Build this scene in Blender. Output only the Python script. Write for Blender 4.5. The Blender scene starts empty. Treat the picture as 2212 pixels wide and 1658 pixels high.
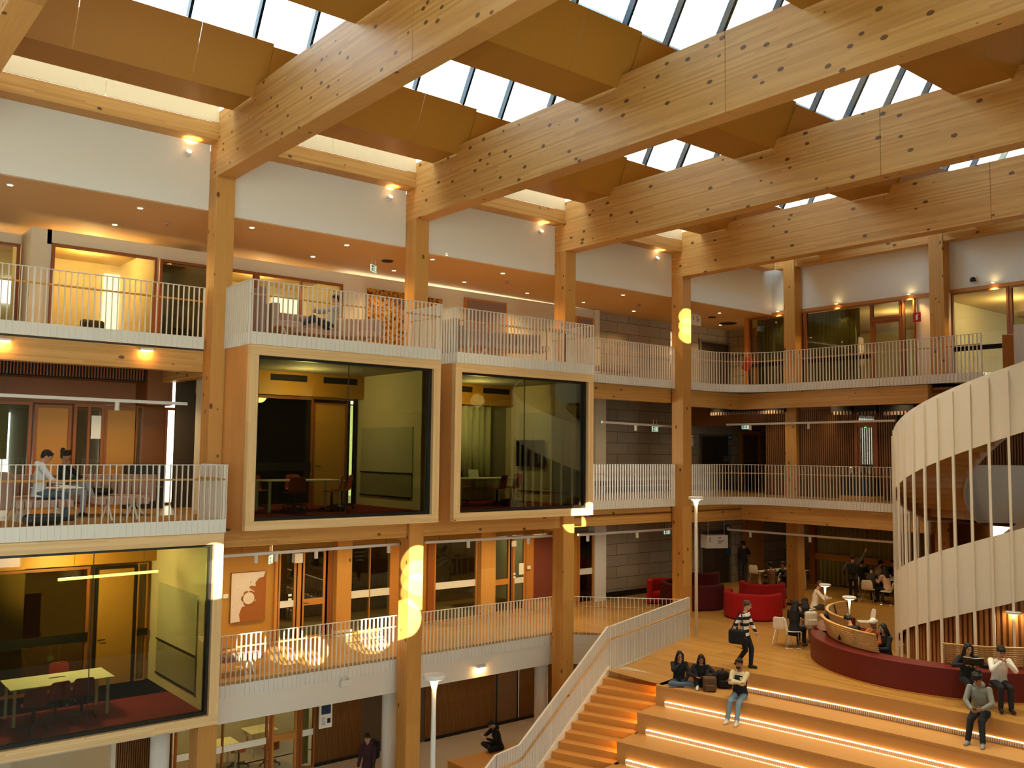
import bpy, bmesh, math, random
from mathutils import Vector, Matrix
random.seed(7)
C = bpy.context.scene.collection
PI = math.pi
# ---------------------------------------------------------------- camera
SKY, EXPOSURE = 4.6, .66
YAW, PITCH, ROLL, FPX = math.radians(50.7518), math.radians(4.2852), math.radians(0.6335), 1985.07
EYE = Vector((0, 0, 9.24))
_f = Vector((math.cos(YAW)*math.cos(PITCH), math.sin(YAW)*math.cos(PITCH), math.sin(PITCH)))
_r = Vector((math.sin(YAW), -math.cos(YAW), 0)); _u = _r.cross(_f)
RT = _r*math.cos(ROLL)+_u*math.sin(ROLL); UP = _u*math.cos(ROLL)-_r*math.sin(ROLL)
cd = bpy.data.cameras.new('camera'); cam = bpy.data.objects.new('camera', cd); C.objects.link(cam)
cam.matrix_world = Matrix(((RT.x, UP.x, -_f.x, EYE.x), (RT.y, UP.y, -_f.y, EYE.y), (RT.z, UP.z, -_f.z, EYE.z), (0, 0, 0, 1)))
cd.sensor_width = 36; cd.lens = FPX/2212*36; cd.clip_end = 300; cd.clip_start = .05
bpy.context.scene.camera = cam

def at(px, py, X=None, Y=None, Z=None):
    """the world point seen at a spot of the photo, on a known wall or floor plane"""
    d = RT*((px-1106)/FPX) - UP*((py-829)/FPX) + _f
    t = X/d.x if X is not None else Y/d.y if Y is not None else (Z-EYE.z)/d.z
    return EYE + d*t

# ---------------------------------------------------------------- mesh builder
class MB:
    def __init__(s): s.v = []; s.f = []
    def add(s, vs, fs):
        b = len(s.v); s.v += [tuple(v) for v in vs]; s.f += [tuple(i+b for i in f) for f in fs]; return s
    def box(s, x0, x1, y0, y1, z0, z1):
        v = [(x, y, z) for z in (z0, z1) for y in (y0, y1) for x in (x0, x1)]
        return s.add(v, [(0, 2, 3, 1), (4, 5, 7, 6), (0, 1, 5, 4), (2, 6, 7, 3), (0, 4, 6, 2), (1, 3, 7, 5)])
    def cbox(s, c, size, rz=0, M=None):
        hx, hy, hz = size[0]/2, size[1]/2, size[2]/2
        R = Matrix.Rotation(rz, 3, 'Z') if M is None else M
        v = [Vector(c)+R @ Vector((x, y, z)) for z in (-hz, hz) for y in (-hy, hy) for x in (-hx, hx)]
        return s.add(v, [(0, 2, 3, 1), (4, 5, 7, 6), (0, 1, 5, 4), (2, 6, 7, 3), (0, 4, 6, 2), (1, 3, 7, 5)])
    def bar(s, a, b, w, h, up=(0, 0, 1)):
        a, b = Vector(a), Vector(b); d = (b-a).normalized(); up = Vector(up)
        if abs(d.dot(up)) > .99: up = Vector((1, 0, 0))
        sd = d.cross(up).normalized(); u = sd.cross(d)
        v = [p+sd*x*w/2+u*y*h/2 for p in (a, b) for x, y in ((-1, -1), (1, -1), (1, 1), (-1, 1))]
        return s.add(v, [(3, 2, 1, 0), (4, 5, 6, 7), (0, 1, 5, 4), (1, 2, 6, 5), (2, 3, 7, 6), (3, 0, 4, 7)])
    def prism(s, poly, z0, z1):
        n = len(poly); a = sum(poly[i][0]*poly[(i+1) % n][1]-poly[(i+1) % n][0]*poly[i][1] for i in range(n))
        if a < 0: poly = poly[::-1]
        v = [(x, y, z0) for x, y in poly]+[(x, y, z1) for x, y in poly]
        f = [tuple(range(n-1, -1, -1)), tuple(range(n, 2*n))]+[(i, (i+1) % n, n+(i+1) % n, n+i) for i in range(n)]
        return s.add(v, f)
    def tube(s, pts, r, n=8, cap=True):
        pts = [Vector(p) for p in pts]; rs = r if isinstance(r, (list, tuple)) else [r]*len(pts)
        vs = []; fs = []; m = len(pts); ref = None
        for i, p in enumerate(pts):
            d = (pts[min(i+1, m-1)]-pts[max(i-1, 0)]).normalized()
            if ref is None: ref = Vector((0, 0, 1)) if abs(d.z) < .9 else Vector((1, 0, 0))
            a = d.cross(ref).normalized(); b = d.cross(a); ref = a.cross(d)
            for k in range(n):
                t = 2*PI*k/n; vs.append(p+(a*math.cos(t)+b*math.sin(t))*rs[i])
        for i in range(m-1):
            for k in range(n):
                k2 = (k+1) % n; fs.append((i*n+k, i*n+k2, (i+1)*n+k2, (i+1)*n+k))
        if cap: fs += [tuple(range(n-1, -1, -1)), tuple((m-1)*n+k for k in range(n))]
        return s.add(vs, fs)
    def lathe(s, prof, c=(0, 0, 0), n=24):
        vs = []; fs = []; m = len(prof)
        for r, z in prof:
            for k in range(n):
                t = 2*PI*k/n; vs.append((c[0]+r*math.cos(t), c[1]+r*math.sin(t), c[2]+z))
        for i in range(m-1):
            for k in range(n):
                k2 = (k+1) % n; fs.append((i*n+k, i*n+k2, (i+1)*n+k2, (i+1)*n+k))
        fs += [tuple(range(n-1, -1, -1)), tuple((m-1)*n+k for k in range(n))]
        return s.add(vs, fs)
    def strip(s, path, z0, z1, th):
        """a wall of thickness th that follows a plan path; z0, z1 numbers or lists"""
        n = len(path); vs = []; fs = []
        for i in range(n):
            p = Vector(path[i][:2]); d = (Vector(path[min(i+1, n-1)][:2])-Vector(path[max(i-1, 0)][:2])).normalized(); q = Vector((-d.y, d.x))*th/2
            a = z0[i] if isinstance(z0, (list, tuple)) else z0; b = z1[i] if isinstance(z1, (list, tuple)) else z1
            vs += [(p.x-q.x, p.y-q.y, a), (p.x+q.x, p.y+q.y, a), (p.x+q.x, p.y+q.y, b), (p.x-q.x, p.y-q.y, b)]
        for i in range(n-1):
            for k in range(4): fs.append((i*4+k, (i+1)*4+k, (i+1)*4+(k+1) % 4, i*4+(k+1) % 4))
        fs += [(0, 1, 2, 3), ((n-1)*4+3, (n-1)*4+2, (n-1)*4+1, (n-1)*4)]
        return s.add(vs, fs)
    def ribbon(s, path, offs, z0, z1):
        """a flat band between a plan path and the path pushed sideways by offs=(a, b)"""
        n = len(path); vs = []; fs = []
        for i in range(n):
            p = Vector(path[i][:2]); d = (Vector(path[min(i+1, n-1)][:2])-Vector(path[max(i-1, 0)][:2])).normalized(); q = Vector((-d.y, d.x))
            for o, z in ((offs[0], z0), (offs[1], z0), (offs[1], z1), (offs[0], z1)): vs.append((p.x+q.x*o, p.y+q.y*o, z))
        for i in range(n-1):
            for k in range(4): fs.append((i*4+k, (i+1)*4+k, (i+1)*4+(k+1) % 4, i*4+(k+1) % 4))
        fs += [(0, 1, 2, 3), ((n-1)*4+3, (n-1)*4+2, (n-1)*4+1, (n-1)*4)]
        return s.add(vs, fs)
    def build(s, name, mat, parent=None, bevel=0, smooth=False, kind=None, bseg=2):
        me = bpy.data.meshes.new(name); me.from_pydata(s.v, [], s.f); me.update()
        bm = bmesh.new(); bm.from_mesh(me); bmesh.ops.recalc_face_normals(bm, faces=bm.faces)
        bm.to_mesh(me); bm.free()
        me.materials.append(mat)
        if smooth: me.shade_smooth()
        o = bpy.data.objects.new(name, me); C.objects.link(o)
        if bevel:
            m = o.modifiers.new('bevel', 'BEVEL'); m.width = bevel; m.segments = bseg; m.limit_method = 'ANGLE'
        if parent is not None: adopt(o, parent)
        if kind: o['kind'] = kind
        return o

def adopt(o, parent):
    """parent o, whose mesh is in world coordinates, and keep it where it is"""
    o.parent = parent; o.matrix_parent_inverse = world_of(parent).inverted()
def world_of(o):
    m = Matrix.LocRotScale(o.location, o.rotation_euler, o.scale)
    return m if o.parent is None else world_of(o.parent) @ o.matrix_parent_inverse @ m
def tag(o, label, cat, group=None, kind=None):
    o['label'] = label; o['category'] = cat
    if group: o['group'] = group
    if kind: o['kind'] = kind
    return o
def thing(name, label, cat, loc=(0, 0, 0), rz=0, group=None):
    o = bpy.data.objects.new(name, None); C.objects.link(o); o.empty_display_size = .1
    o.location = loc; o.rotation_euler = (0, 0, rz)
    return tag(o, label, cat, group)
def lpart(name, mb, mat, root, **k):
    """a part whose mesh is in the local frame of its root"""
    o = mb.build(name, mat, **k); o.parent = root; return o
def dup(root, loc, rz, label, group=None):
    r = root.copy(); C.objects.link(r); r.location = loc; r.rotation_euler = (0, 0, rz); r['label'] = label
    if group: r['group'] = group
    for ch in [o for o in ALLKIDS(root)]:
        c = ch.copy(); C.objects.link(c); c.parent = r
        for g in [o for o in ALLKIDS(ch)]:
            d = g.copy(); C.objects.link(d); d.parent = c
    return r
def ALLKIDS(o): return list(o.children)

# ---------------------------------------------------------------- materials
def lin(h):
    h = h.lstrip('#'); c = [int(h[i:i+2], 16)/255 for i in (0, 2, 4)]
    return tuple(x/12.92 if x <= .04045 else ((x+.055)/1.055)**2.4 for x in c)+(1,)
def newmat(name):
    m = bpy.data.materials.new(name); m.use_nodes = True; nt = m.node_tree
    return m, nt, nt.nodes['Principled BSDF']
def N(nt, t, **k):
    n = nt.nodes.new(t)
    for a, b in k.items():
        if a.startswith('i_'): n.inputs[a[2:].replace('_', ' ')].default_value = b
        else: setattr(n, a, b)
    return n
def plain(name, hexc, rough=.6, metal=0, noise=.06, nscale=6, spec=.4, bump=0):
    m, nt, b = newmat(name); c = lin(hexc)
    b.inputs['Roughness'].default_value = rough; b.inputs['Metallic'].default_value = metal
    b.inputs['Specular IOR Level'].default_value = spec
    tc = N(nt, 'ShaderNodeTexCoord'); nz = N(nt, 'ShaderNodeTexNoise'); nz.inputs['Scale'].default_value = nscale; nz.inputs['Detail'].default_value = 4
    nt.links.new(tc.outputs['Object'], nz.inputs['Vector'])
    mx = N(nt, 'ShaderNodeMix', data_type='RGBA'); mx.inputs[6].default_value = tuple(x*(1-noise) for x in c[:3])+(1,); mx.inputs[7].default_value = tuple(min(1, x*(1+noise)) for x in c[:3])+(1,)
    nt.links.new(nz.outputs['Fac'], mx.inputs[0]); nt.links.new(mx.outputs[2], b.inputs['Base Color'])
    if bump:
        bp = N(nt, 'ShaderNodeBump'); bp.inputs['Strength'].default_value = bump; nt.links.new(nz.outputs['Fac'], bp.inputs['Height']); nt.links.new(bp.outputs['Normal'], b.inputs['Normal'])
    return m
def emit(name, hexc, strength):
    m, nt, b = newmat(name); c = lin(hexc)
    b.inputs['Base Color'].default_value = c; b.inputs['Emission Color'].default_value = c; b.inputs['Emission Strength'].default_value = strength
    return m
def mathn(nt, op, a, b=None, clamp=False):
    n = N(nt, 'ShaderNodeMath', operation=op, use_clamp=clamp)
    for i, x in ((0, a), (1, b)):
        if x is None: continue
        if isinstance(x, (int, float)): n.inputs[i].default_value = x
        else: nt.links.new(x, n.inputs[i])
    return n.outputs[0]
def wood(name, light, dark, axis='X', lam=.045, lamaxis='Z', knots=1, rough=.5, contrast=1, plank=2.6):
    """glued timber: lamellas, grain along one axis, knots"""
    m, nt, b = newmat(name); L = nt.links
    b.inputs['Roughness'].default_value = rough; b.inputs['Specular IOR Level'].default_value = .35
    tc = N(nt, 'ShaderNodeTexCoord'); sp = N(nt, 'ShaderNodeSeparateXYZ'); L.new(tc.outputs['Object'], sp.inputs[0])
    ax = sp.outputs[axis]; la = sp.outputs[lamaxis]
    mp = N(nt, 'ShaderNodeMapping'); sc = {'X': (1.2, 30, 30), 'Y': (30, 1.2, 30), 'Z': (30, 30, 1.2)}[axis]; mp.inputs['Scale'].default_value = sc
    L.new(tc.outputs['Object'], mp.inputs[0])
    g = N(nt, 'ShaderNodeTexNoise'); g.inputs['Scale'].default_value = 1; g.inputs['Detail'].default_value = 5; g.inputs['Roughness'].default_value = .65; L.new(mp.outputs[0], g.inputs['Vector'])
    row = mathn(nt, 'FLOOR', mathn(nt, 'DIVIDE', la, lam))
    w1 = N(nt, 'ShaderNodeTexWhiteNoise', noise_dimensions='1D'); L.new(row, w1.inputs['W'])
    seg = mathn(nt, 'FLOOR', mathn(nt, 'DIVIDE', mathn(nt, 'ADD', ax, mathn(nt, 'MULTIPLY', w1.outputs['Value'], 7)), plank))
    cb = N(nt, 'ShaderNodeCombineXYZ'); L.new(row, cb.inputs[0]); L.new(seg, cb.inputs[1])
    w2 = N(nt, 'ShaderNodeTexWhiteNoise', noise_dimensions='2D'); L.new(cb.outputs[0], w2.inputs['Vector'])
    fac = mathn(nt, 'ADD', mathn(nt, 'MULTIPLY', g.outputs['Fac'], .75*contrast), mathn(nt, 'MULTIPLY', w2.outputs['Value'], .42*contrast), True)
    mx = N(nt, 'ShaderNodeMix', data_type='RGBA'); mx.inputs[6].default_value = lin(dark); mx.inputs[7].default_value = lin(light); L.new(fac, mx.inputs[0])
    col = mx.outputs[2]
    if knots:
        mk = N(nt, 'ShaderNodeMapping'); mk.inputs['Scale'].default_value = {'X': (2.2, 3.6, 3.6), 'Y': (3.6, 2.2, 3.6), 'Z': (3.6, 3.6, 2.2)}[axis]; L.new(tc.outputs['Object'], mk.inputs[0])
        vo = N(nt, 'ShaderNodeTexVoronoi'); vo.inputs['Scale'].default_value = 1.15; L.new(mk.outputs[0], vo.inputs['Vector'])
        sc2 = N(nt, 'ShaderNodeSeparateColor'); L.new(vo.outputs['Color'], sc2.inputs[0])
        thr = mathn(nt, 'MULTIPLY', mathn(nt, 'SUBTRACT', sc2.outputs[0], .25), .17*knots)
        k = mathn(nt, 'MULTIPLY', mathn(nt, 'SUBTRACT', thr, vo.outputs['Distance']), 30, True)
        mk2 = N(nt, 'ShaderNodeMix', data_type='RGBA'); mk2.inputs[7].default_value = lin('#4a2a12'); L.new(mathn(nt, 'MULTIPLY', k, .85), mk2.inputs[0]); L.new(col, mk2.inputs[6]); col = mk2.outputs[2]
    L.new(col, b.inputs['Base Color'])
    return m
def planks(name, light, dark, seam, axis='X', w=.13, l=2.2, rough=.32):
    m, nt, b = newmat(name); L = nt.links; b.inputs['Roughness'].default_value = rough; b.inputs['Specular IOR Level'].default_value = .5
    tc = N(nt, 'ShaderNodeTexCoord'); mp = N(nt, 'ShaderNodeMapping'); L.new(tc.outputs['Object'], mp.inputs[0])
    if axis == 'Y': mp.inputs['Rotation'].default_value = (0, 0, PI/2)
    br = N(nt, 'ShaderNodeTexBrick'); br.inputs['Scale'].default_value = 1; br.inputs['Brick Width'].default_value = l; br.inputs['Row Height'].default_value = w
    br.inputs['Mortar Size'].default_value = .004; br.inputs['Color1'].default_value = lin(light); br.inputs['Color2'].default_value = lin(dark); br.inputs['Mortar'].default_value = lin(seam); br.offset = .37
    L.new(mp.outputs[0], br.inputs['Vector'])
    mg = N(nt, 'ShaderNodeMapping'); mg.inputs['Scale'].default_value = (1.5, 40, 40) if axis == 'X' else (40, 1.5, 40); L.new(tc.outputs['Object'], mg.inputs[0])
    g = N(nt, 'ShaderNodeTexNoise'); g.inputs['Scale'].default_value = 1; g.inputs['Detail'].default_value = 4; L.new(mg.outputs[0], g.inputs['Vector'])
    mx = N(nt, 'ShaderNodeMix', data_type='RGBA', blend_type='MULTIPLY'); mx.inputs[0].default_value = .55; L.new(br.outputs['Color'], mx.inputs[6])
    cr = N(nt, 'ShaderNodeValToRGB'); cr.color_ramp.elements[0].color = (.55, .5, .45, 1); cr.color_ramp.elements[1].color = (1.2, 1.2, 1.2, 1); L.new(g.outputs['Fac'], cr.inputs[0]); L.new(cr.outputs[0], mx.inputs[7])
    L.new(mx.outputs[2], b.inputs['Base Color'])
    return m
def tiles(name, c1, c2, joint, w, h, plane='XZ', mortar=.012, rough=.6, offset=.5):
    m, nt, b = newmat(name); L = nt.links; b.inputs['Roughness'].default_value = rough
    tc = N(nt, 'ShaderNodeTexCoord'); sp = N(nt, 'ShaderNodeSeparateXYZ'); cb = N(nt, 'ShaderNodeCombineXYZ'); L.new(tc.outputs['Object'], sp.inputs[0])
    L.new(sp.outputs[plane[0]], cb.inputs[0]); L.new(sp.outputs[plane[1]], cb.inputs[1])
    br = N(nt, 'ShaderNodeTexBrick'); br.inputs['Scale'].default_value = 1; br.inputs['Brick Width'].default_value = w; br.inputs['Row Height'].default_value = h; br.offset = offset
    br.inputs['Mortar Size'].default_value = mortar; br.inputs['Color1'].default_value = lin(c1); br.inputs['Color2'].default_value = lin(c2); br.inputs['Mortar'].default_value = lin(joint)
    L.new(cb.outputs[0], br.inputs['Vector'])
    nz = N(nt, 'ShaderNodeTexNoise'); nz.inputs['Scale'].default_value = 3; L.new(tc.outputs['Object'], nz.inputs['Vector'])
    mx = N(nt, 'ShaderNodeMix', data_type='RGBA', blend_type='MULTIPLY'); mx.inputs[0].default_value = .25; L.new(br.outputs['Color'], mx.inputs[6]); L.new(nz.outputs['Color'], mx.inputs[7]); L.new(mx.outputs[2], b.inputs['Base Color'])
    return m
def glass(name, tint, refl=1.0, base=.04):
    m = bpy.data.materials.new(name); m.use_nodes = True; nt = m.node_tree; nt.nodes.clear(); L = nt.links
    o = N(nt, 'ShaderNodeOutputMaterial'); t = N(nt, 'ShaderNodeBsdfTransparent'); t.inputs[0].default_value = lin(tint)
    g = N(nt, 'ShaderNodeBsdfGlossy'); g.inputs['Roughness'].default_value = .01
    fr = N(nt, 'ShaderNodeFresnel'); fr.inputs['IOR'].default_value = 1.5
    mx = N(nt, 'ShaderNodeMixShader'); L.new(mathn(nt, 'ADD', mathn(nt, 'MULTIPLY', fr.outputs[0], refl), base, True), mx.inputs[0]); L.new(t.outputs[0], mx.inputs[1]); L.new(g.outputs[0], mx.inputs[2]); L.new(mx.outputs[0], o.inputs[0])
    return m
def bands(name, cols, period, axis='Z', rough=.85):
    """cloth with hard stripes across one axis"""
    m, nt, b = newmat(name); L = nt.links; b.inputs['Roughness'].default_value = rough
    tc = N(nt, 'ShaderNodeTexCoord'); sp = N(nt, 'ShaderNodeSeparateXYZ'); L.new(tc.outputs['Object'], sp.inputs[0])
    fr = mathn(nt, 'FRACT', mathn(nt, 'DIVIDE', mathn(nt, 'ADD', sp.outputs[axis], 10), period)); st = mathn(nt, 'GREATER_THAN', fr, .5)
    mx = N(nt, 'ShaderNodeMix', data_type='RGBA'); mx.inputs[6].default_value = lin(cols[0]); mx.inputs[7].default_value = lin(cols[1]); L.new(st, mx.inputs[0]); L.new(mx.outputs[2], b.inputs['Base Color'])
    return m

TL, TD = '#d3a35c', '#a47230'
M = dict(
    tx=wood('glulam_along_x', TL, TD, 'X', knots=1.5), ty=wood('glulam_along_y', TL, TD, 'Y', knots=1.6, contrast=1.15), tz=wood('glulam_upright', '#cf9a50', '#a56f2c', 'Z', lamaxis='Y', knots=1.5),
    pod=wood('pale_crosslam_timber', '#e8c893', '#c79f66', 'X', lam=.035, knots=.8), podz=wood('pale_crosslam_upright', '#e8c893', '#c79f66', 'Z', lamaxis='X', lam=.05, knots=.8),
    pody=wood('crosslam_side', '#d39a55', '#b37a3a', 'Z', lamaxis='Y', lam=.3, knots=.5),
    ply=wood('birch_plywood', '#b5812f', '#9a6a20', 'X', lam=5, knots=0, contrast=.7), plyx=wood('door_plywood', '#c99444', '#ac7a30', 'Z', lam=5, knots=0, contrast=.6),
    plyup=wood('plywood_upstand', '#bd8a34', '#a27226', 'Z', lam=5, knots=0, contrast=.6), slotply=plain('pale_plywood', '#e9d9ae', .6, noise=.05),
    darkply=wood('dark_plywood', '#8f5624', '#74431a', 'X', lam=5, knots=0, contrast=.6),  # darker brown plywood for ceilings and panels
    batten=wood('batten_timber', '#94602c', '#6b421c', 'Z', lam=5, knots=0, contrast=.7), back=plain('batten_backing', '#24150b', .9),
    floor=planks('oak_floor', '#c8974e', '#b4833a', '#7d5626', 'Y'), floorx=planks('oak_floor_along_x', '#b8925c', '#a5804a', '#6d4f29', 'X'),
    tread=wood('stair_oak', '#d59a50', '#ba7f3a', 'Y', lam=5, knots=.35, contrast=.6, rough=.4), tier=wood('tier_plywood', '#cf9c5a', '#bb8747', 'Y', lam=5, knots=0, contrast=.5, rough=.42),
    white=plain('white_wall_paint', '#dcd9ce', .7, noise=.02), cream=plain('warm_wall_paint', '#d8ccb0', .7, noise=.03), soffit=plain('ceiling_paint', '#c9ad80', .75, noise=.02),
    steel=plain('white_powdercoat', '#dcd8cc', .45, noise=.02), fascia=plain('white_fascia', '#ddd6c6', .65, noise=.03),
    block=tiles('grey_panel_wall', '#a3927e', '#968672', '#4a4036', 1.2, .42, 'XZ', .01), blocky=tiles('grey_panel_wall_side', '#b9aea2', '#aca196', '#5f564d', 1.2, .42, 'YZ', .014),
    black=plain('black_metal', '#15130f', .45, noise=.05), dark=plain('dark_void', '#15100b', .9), slot=plain('dark_vent_slot', '#120e0a', .8),
    conc=plain('pale_carpet', '#a89480', .85, noise=.05, nscale=30), carpet=plain('dark_red_carpet', '#7d1714', .95, noise=.12, nscale=25),
    mull=plain('blue_grey_mullion', '#22303a', .45, metal=.3), gut=plain('white_gutter', '#e8e8e4', .5),
    frame=wood('reddish_window_timber', '#a9632a', '#84481c', 'Z', lam=5, knots=0, contrast=.5), framelt=wood('honey_door_timber', '#cf8f45', '#b27430', 'Z', lam=5, knots=0, contrast=.5),
    glz=glass('clear_glazing', '#dfe2d4', .9, .02), podglass=glass('dark_tinted_glazing', '#c6cab0', .8, .02), sky_glass=glass('skylight_glass', '#f4fbff', .6, .0),
    curtain=plain('olive_curtain', '#9a9458', .9, noise=.08), greycurt=plain('grey_green_curtain', '#a3a286', .9, noise=.08),
    redshell=plain('dark_red_shell', '#8e2b1f', .42), whiteshell=plain('white_shell', '#e6dfd0', .45), chrome=plain('chrome', '#cfcfcf', .2, metal=1),
    tabletop=plain('pale_tabletop', '#dfe6dc', .3), redvel=plain('red_velvet', '#a30d10', .9, noise=.1, nscale=14), maroon=plain('maroon_velvet', '#4d0b0e', .95, noise=.12, nscale=14),
    banq=plain('brick_red_vinyl', '#651409', .5, noise=.05), sofa=plain('mauve_upholstery', '#a58878', .9, noise=.08, nscale=20), sofad=plain('taupe_upholstery', '#8f7466', .9, noise=.08, nscale=20),
    lampw=emit('warm_lamp', '#ffd9a0', 26), lampd=emit('downlight_glow', '#ffdf9d', 30), led=emit('warm_led', '#ffd89c', 2.4), ledy=emit('amber_step_light', '#ffb21f', 30), strip=emit('strip_light', '#ffe79a', 3.5),
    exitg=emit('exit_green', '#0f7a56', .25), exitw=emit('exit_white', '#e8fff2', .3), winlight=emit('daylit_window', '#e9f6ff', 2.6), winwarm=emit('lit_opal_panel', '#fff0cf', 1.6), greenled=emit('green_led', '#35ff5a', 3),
    paper=plain('white_paper', '#e9e5d8', .8), ink=plain('black_ink', '#1c1a18', .8), red=plain('sign_red', '#b3121a', .6), navy=plain('navy_print', '#26364e', .7),
    chrome2=plain('brushed_steel_frame', '#8b8378', .35, metal=.7), liftsteel=plain('dark_lift_steel', '#4a4036', .3, metal=.6), doorwarm=plain('amber_door', '#b98a4c', .5), doordark=plain('brown_door', '#6b4a2c', .6), doorochre=plain('ochre_door', '#b27a2c', .55), block2=tiles('grey_panel_wall_end', '#b0a390', '#a4987f', '#5f564d', 1.2, .42, 'YZ', .014),
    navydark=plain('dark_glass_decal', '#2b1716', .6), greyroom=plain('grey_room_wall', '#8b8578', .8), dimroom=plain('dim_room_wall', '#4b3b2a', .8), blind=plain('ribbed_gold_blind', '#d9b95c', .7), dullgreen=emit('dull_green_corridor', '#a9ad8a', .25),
    greyboard=plain('whiteboard_face', '#b9b8a6', .4), pin=plain('grey_pinboard', '#8d8876', .9),
    spiral=plain('white_stair_paint', '#e3dac6', .55, noise=.02), spiralin=plain('pale_grey_stair_paint', '#cbc3b6', .6, noise=.02), lining=wood('stair_lining_ply', '#b9793a', '#94571f', 'X', lam=5, knots=0, contrast=.7), skirtbatten=plain('oak_skirt_batten', '#a8763f', .6), slatoak=plain('oak_slat', '#c59a58', .5, noise=.1), creamcloth=plain('cream_cloth', '#e6d9b8', .9), strip2=plain('cream_table', '#e8dcae', .5),  # skirt battens and cream tables each have one even colour
    tv=plain('tv_screen', '#0b0b0c', .25), artbase=plain('brown_canvas', '#9a5a24', .8, noise=.15), arcs=None, gold=None, rust=None, darkart=plain('dark_red_canvas', '#4a120c', .8, noise=.4))

def ringmat(name, c1, c2, cell, freq):
    """nested arcs, drawn as rings around scattered points"""
    m, nt, b = newmat(name); L = nt.links; b.inputs['Roughness'].default_value = .8
    tc = N(nt, 'ShaderNodeTexCoord'); vo = N(nt, 'ShaderNodeTexVoronoi'); vo.inputs['Scale'].default_value = cell; L.new(tc.outputs['Object'], vo.inputs['Vector'])
    fr = mathn(nt, 'FRACT', mathn(nt, 'MULTIPLY', vo.outputs['Distance'], freq)); st = mathn(nt, 'GREATER_THAN', fr, .3)
    mx = N(nt, 'ShaderNodeMix', data_type='RGBA'); mx.inputs[6].default_value = lin(c1); mx.inputs[7].default_value = lin(c2); L.new(st, mx.inputs[0]); L.new(mx.outputs[2], b.inputs['Base Color']); return m
def mottle(name, cols, scale, detail=6):
    m, nt, b = newmat(name); L = nt.links; b.inputs['Roughness'].default_value = .8
    tc = N(nt, 'ShaderNodeTexCoord'); nz = N(nt, 'ShaderNodeTexNoise'); nz.inputs['Scale'].default_value = scale; nz.inputs['Detail'].default_value = detail; nz.inputs['Roughness'].default_value = .75; L.new(tc.outputs['Object'], nz.inputs['Vector'])
    cr = N(nt, 'ShaderNodeValToRGB'); e = cr.color_ramp.elements; e[0].position = .38; e[0].color = lin(cols[0]); e[1].position = .64; e[1].color = lin(cols[-1])
    for i, c in enumerate(cols[1:-1]): q = e.new(.38+.26*(i+1)/(len(cols)-1)); q.color = lin(c)
    L.new(nz.outputs['Fac'], cr.inputs[0]); L.new(cr.outputs[0], b.inputs['Base Color']); return m
M['arcs'] = ringmat('white_arc_paint', '#8a4f22', '#efe6d8', 4.2, 26); M['gold'] = mottle('gold_mottled_canvas', ('#1c1208', '#5a3510', '#a86a16', '#d9a02c', '#6a3a14'), 9); M['rust'] = ringmat('rust_wavy_panel', '#5e2a1a', '#7c3a26', 14, 9)
# ================================================================ the building
def S(name, mb, mat, **k): return mb.build(name, mat, kind='structure', **k)
BX = [7.687+5.33*k for k in range(-3, 4)]          # the beam grid; BX[3] carries the first column in view
CW, CD = .43, .48
L0, L1, L2, L3 = 0.0, 3.92, 7.80, 11.74
def zr(x): return 16.655-.0125*(x-7.69)            # soffit of the roof
YA = [(18.2, 19.2)]+[(12.72-5.42*i, 13.82-5.42*i) for i in range(5)]   # plywood bulkheads between the skylights
# roof beams ------------------------------------------------------------------
beam_names = ['glulam roof beam nearest the camera, in the top left corner', 'glulam roof beam resting on the column left of the middle meeting pod', 'glulam roof beam over the column between the two upper meeting pods',
              'glulam roof beam over the column right of the smaller upper meeting pod', 'farthest long glulam roof beam, in front of the back gallery wall']
for k, x in enumerate(BX):
    mb = MB(); zb = zr(x)-1.25
    for (a, b) in ((20.48, 10.0), (10.0, -2), (-2, -9.5)) if k != 3 else ((20.48, 12.0), (12.0, -2), (-2, -9.5)):
        mb.box(x, x+CW, b+.006, a, zb, zr(x)+.25)
    o = mb.build('roof_beam', M['ty'], bevel=.008)
    lab = beam_names[k-2] if k >= 2 else ('glulam roof beam behind the viewer, first of two' if k == 0 else 'glulam roof beam behind the viewer, second of two')
    tag(o, lab, 'beam', 'long glulam roof beams', 'structure')
# facade columns --------------------------------------------------------------
col_lab = {2: 'glulam column outside the left edge, behind the left meeting pod', 3: 'glulam column left of the larger upper meeting pod', 4: 'glulam column with a sunlit patch between the two upper meeting pods',
           5: 'glulam column right of the smaller upper meeting pod', 6: 'glulam column with small window reflections, beside the tall lamp post'}
for k in range(2, 7):
    x = BX[k]; mb = MB().box(x, x+CW, 20.0, 20.0+CD, 0 if k < 6 else L1, zr(x)-1.25)
    tag(mb.build('timber_column', M['tz'], bevel=.008), col_lab[k], 'column', 'glulam columns', 'structure')
for i, y in enumerate((19.2, 13.75, 8.3)):
    mb = MB().box(28.95, 29.38, y, y+.47, L1+.06, 16.5)
    r = mb.build('timber_column', M['tz'], bevel=.008)
    tag(r, ('glulam column by the olive curtains of the back gallery', 'glulam column at the right of the back gallery, beside the fire sign', 'glulam column hidden behind the spiral stair')[i], 'column', 'glulam columns', 'structure')
    MB().box(28.94, 29.39, y-.01, y+.48, L1, L1+.06).build('column_base', M['black'], r)
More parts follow.
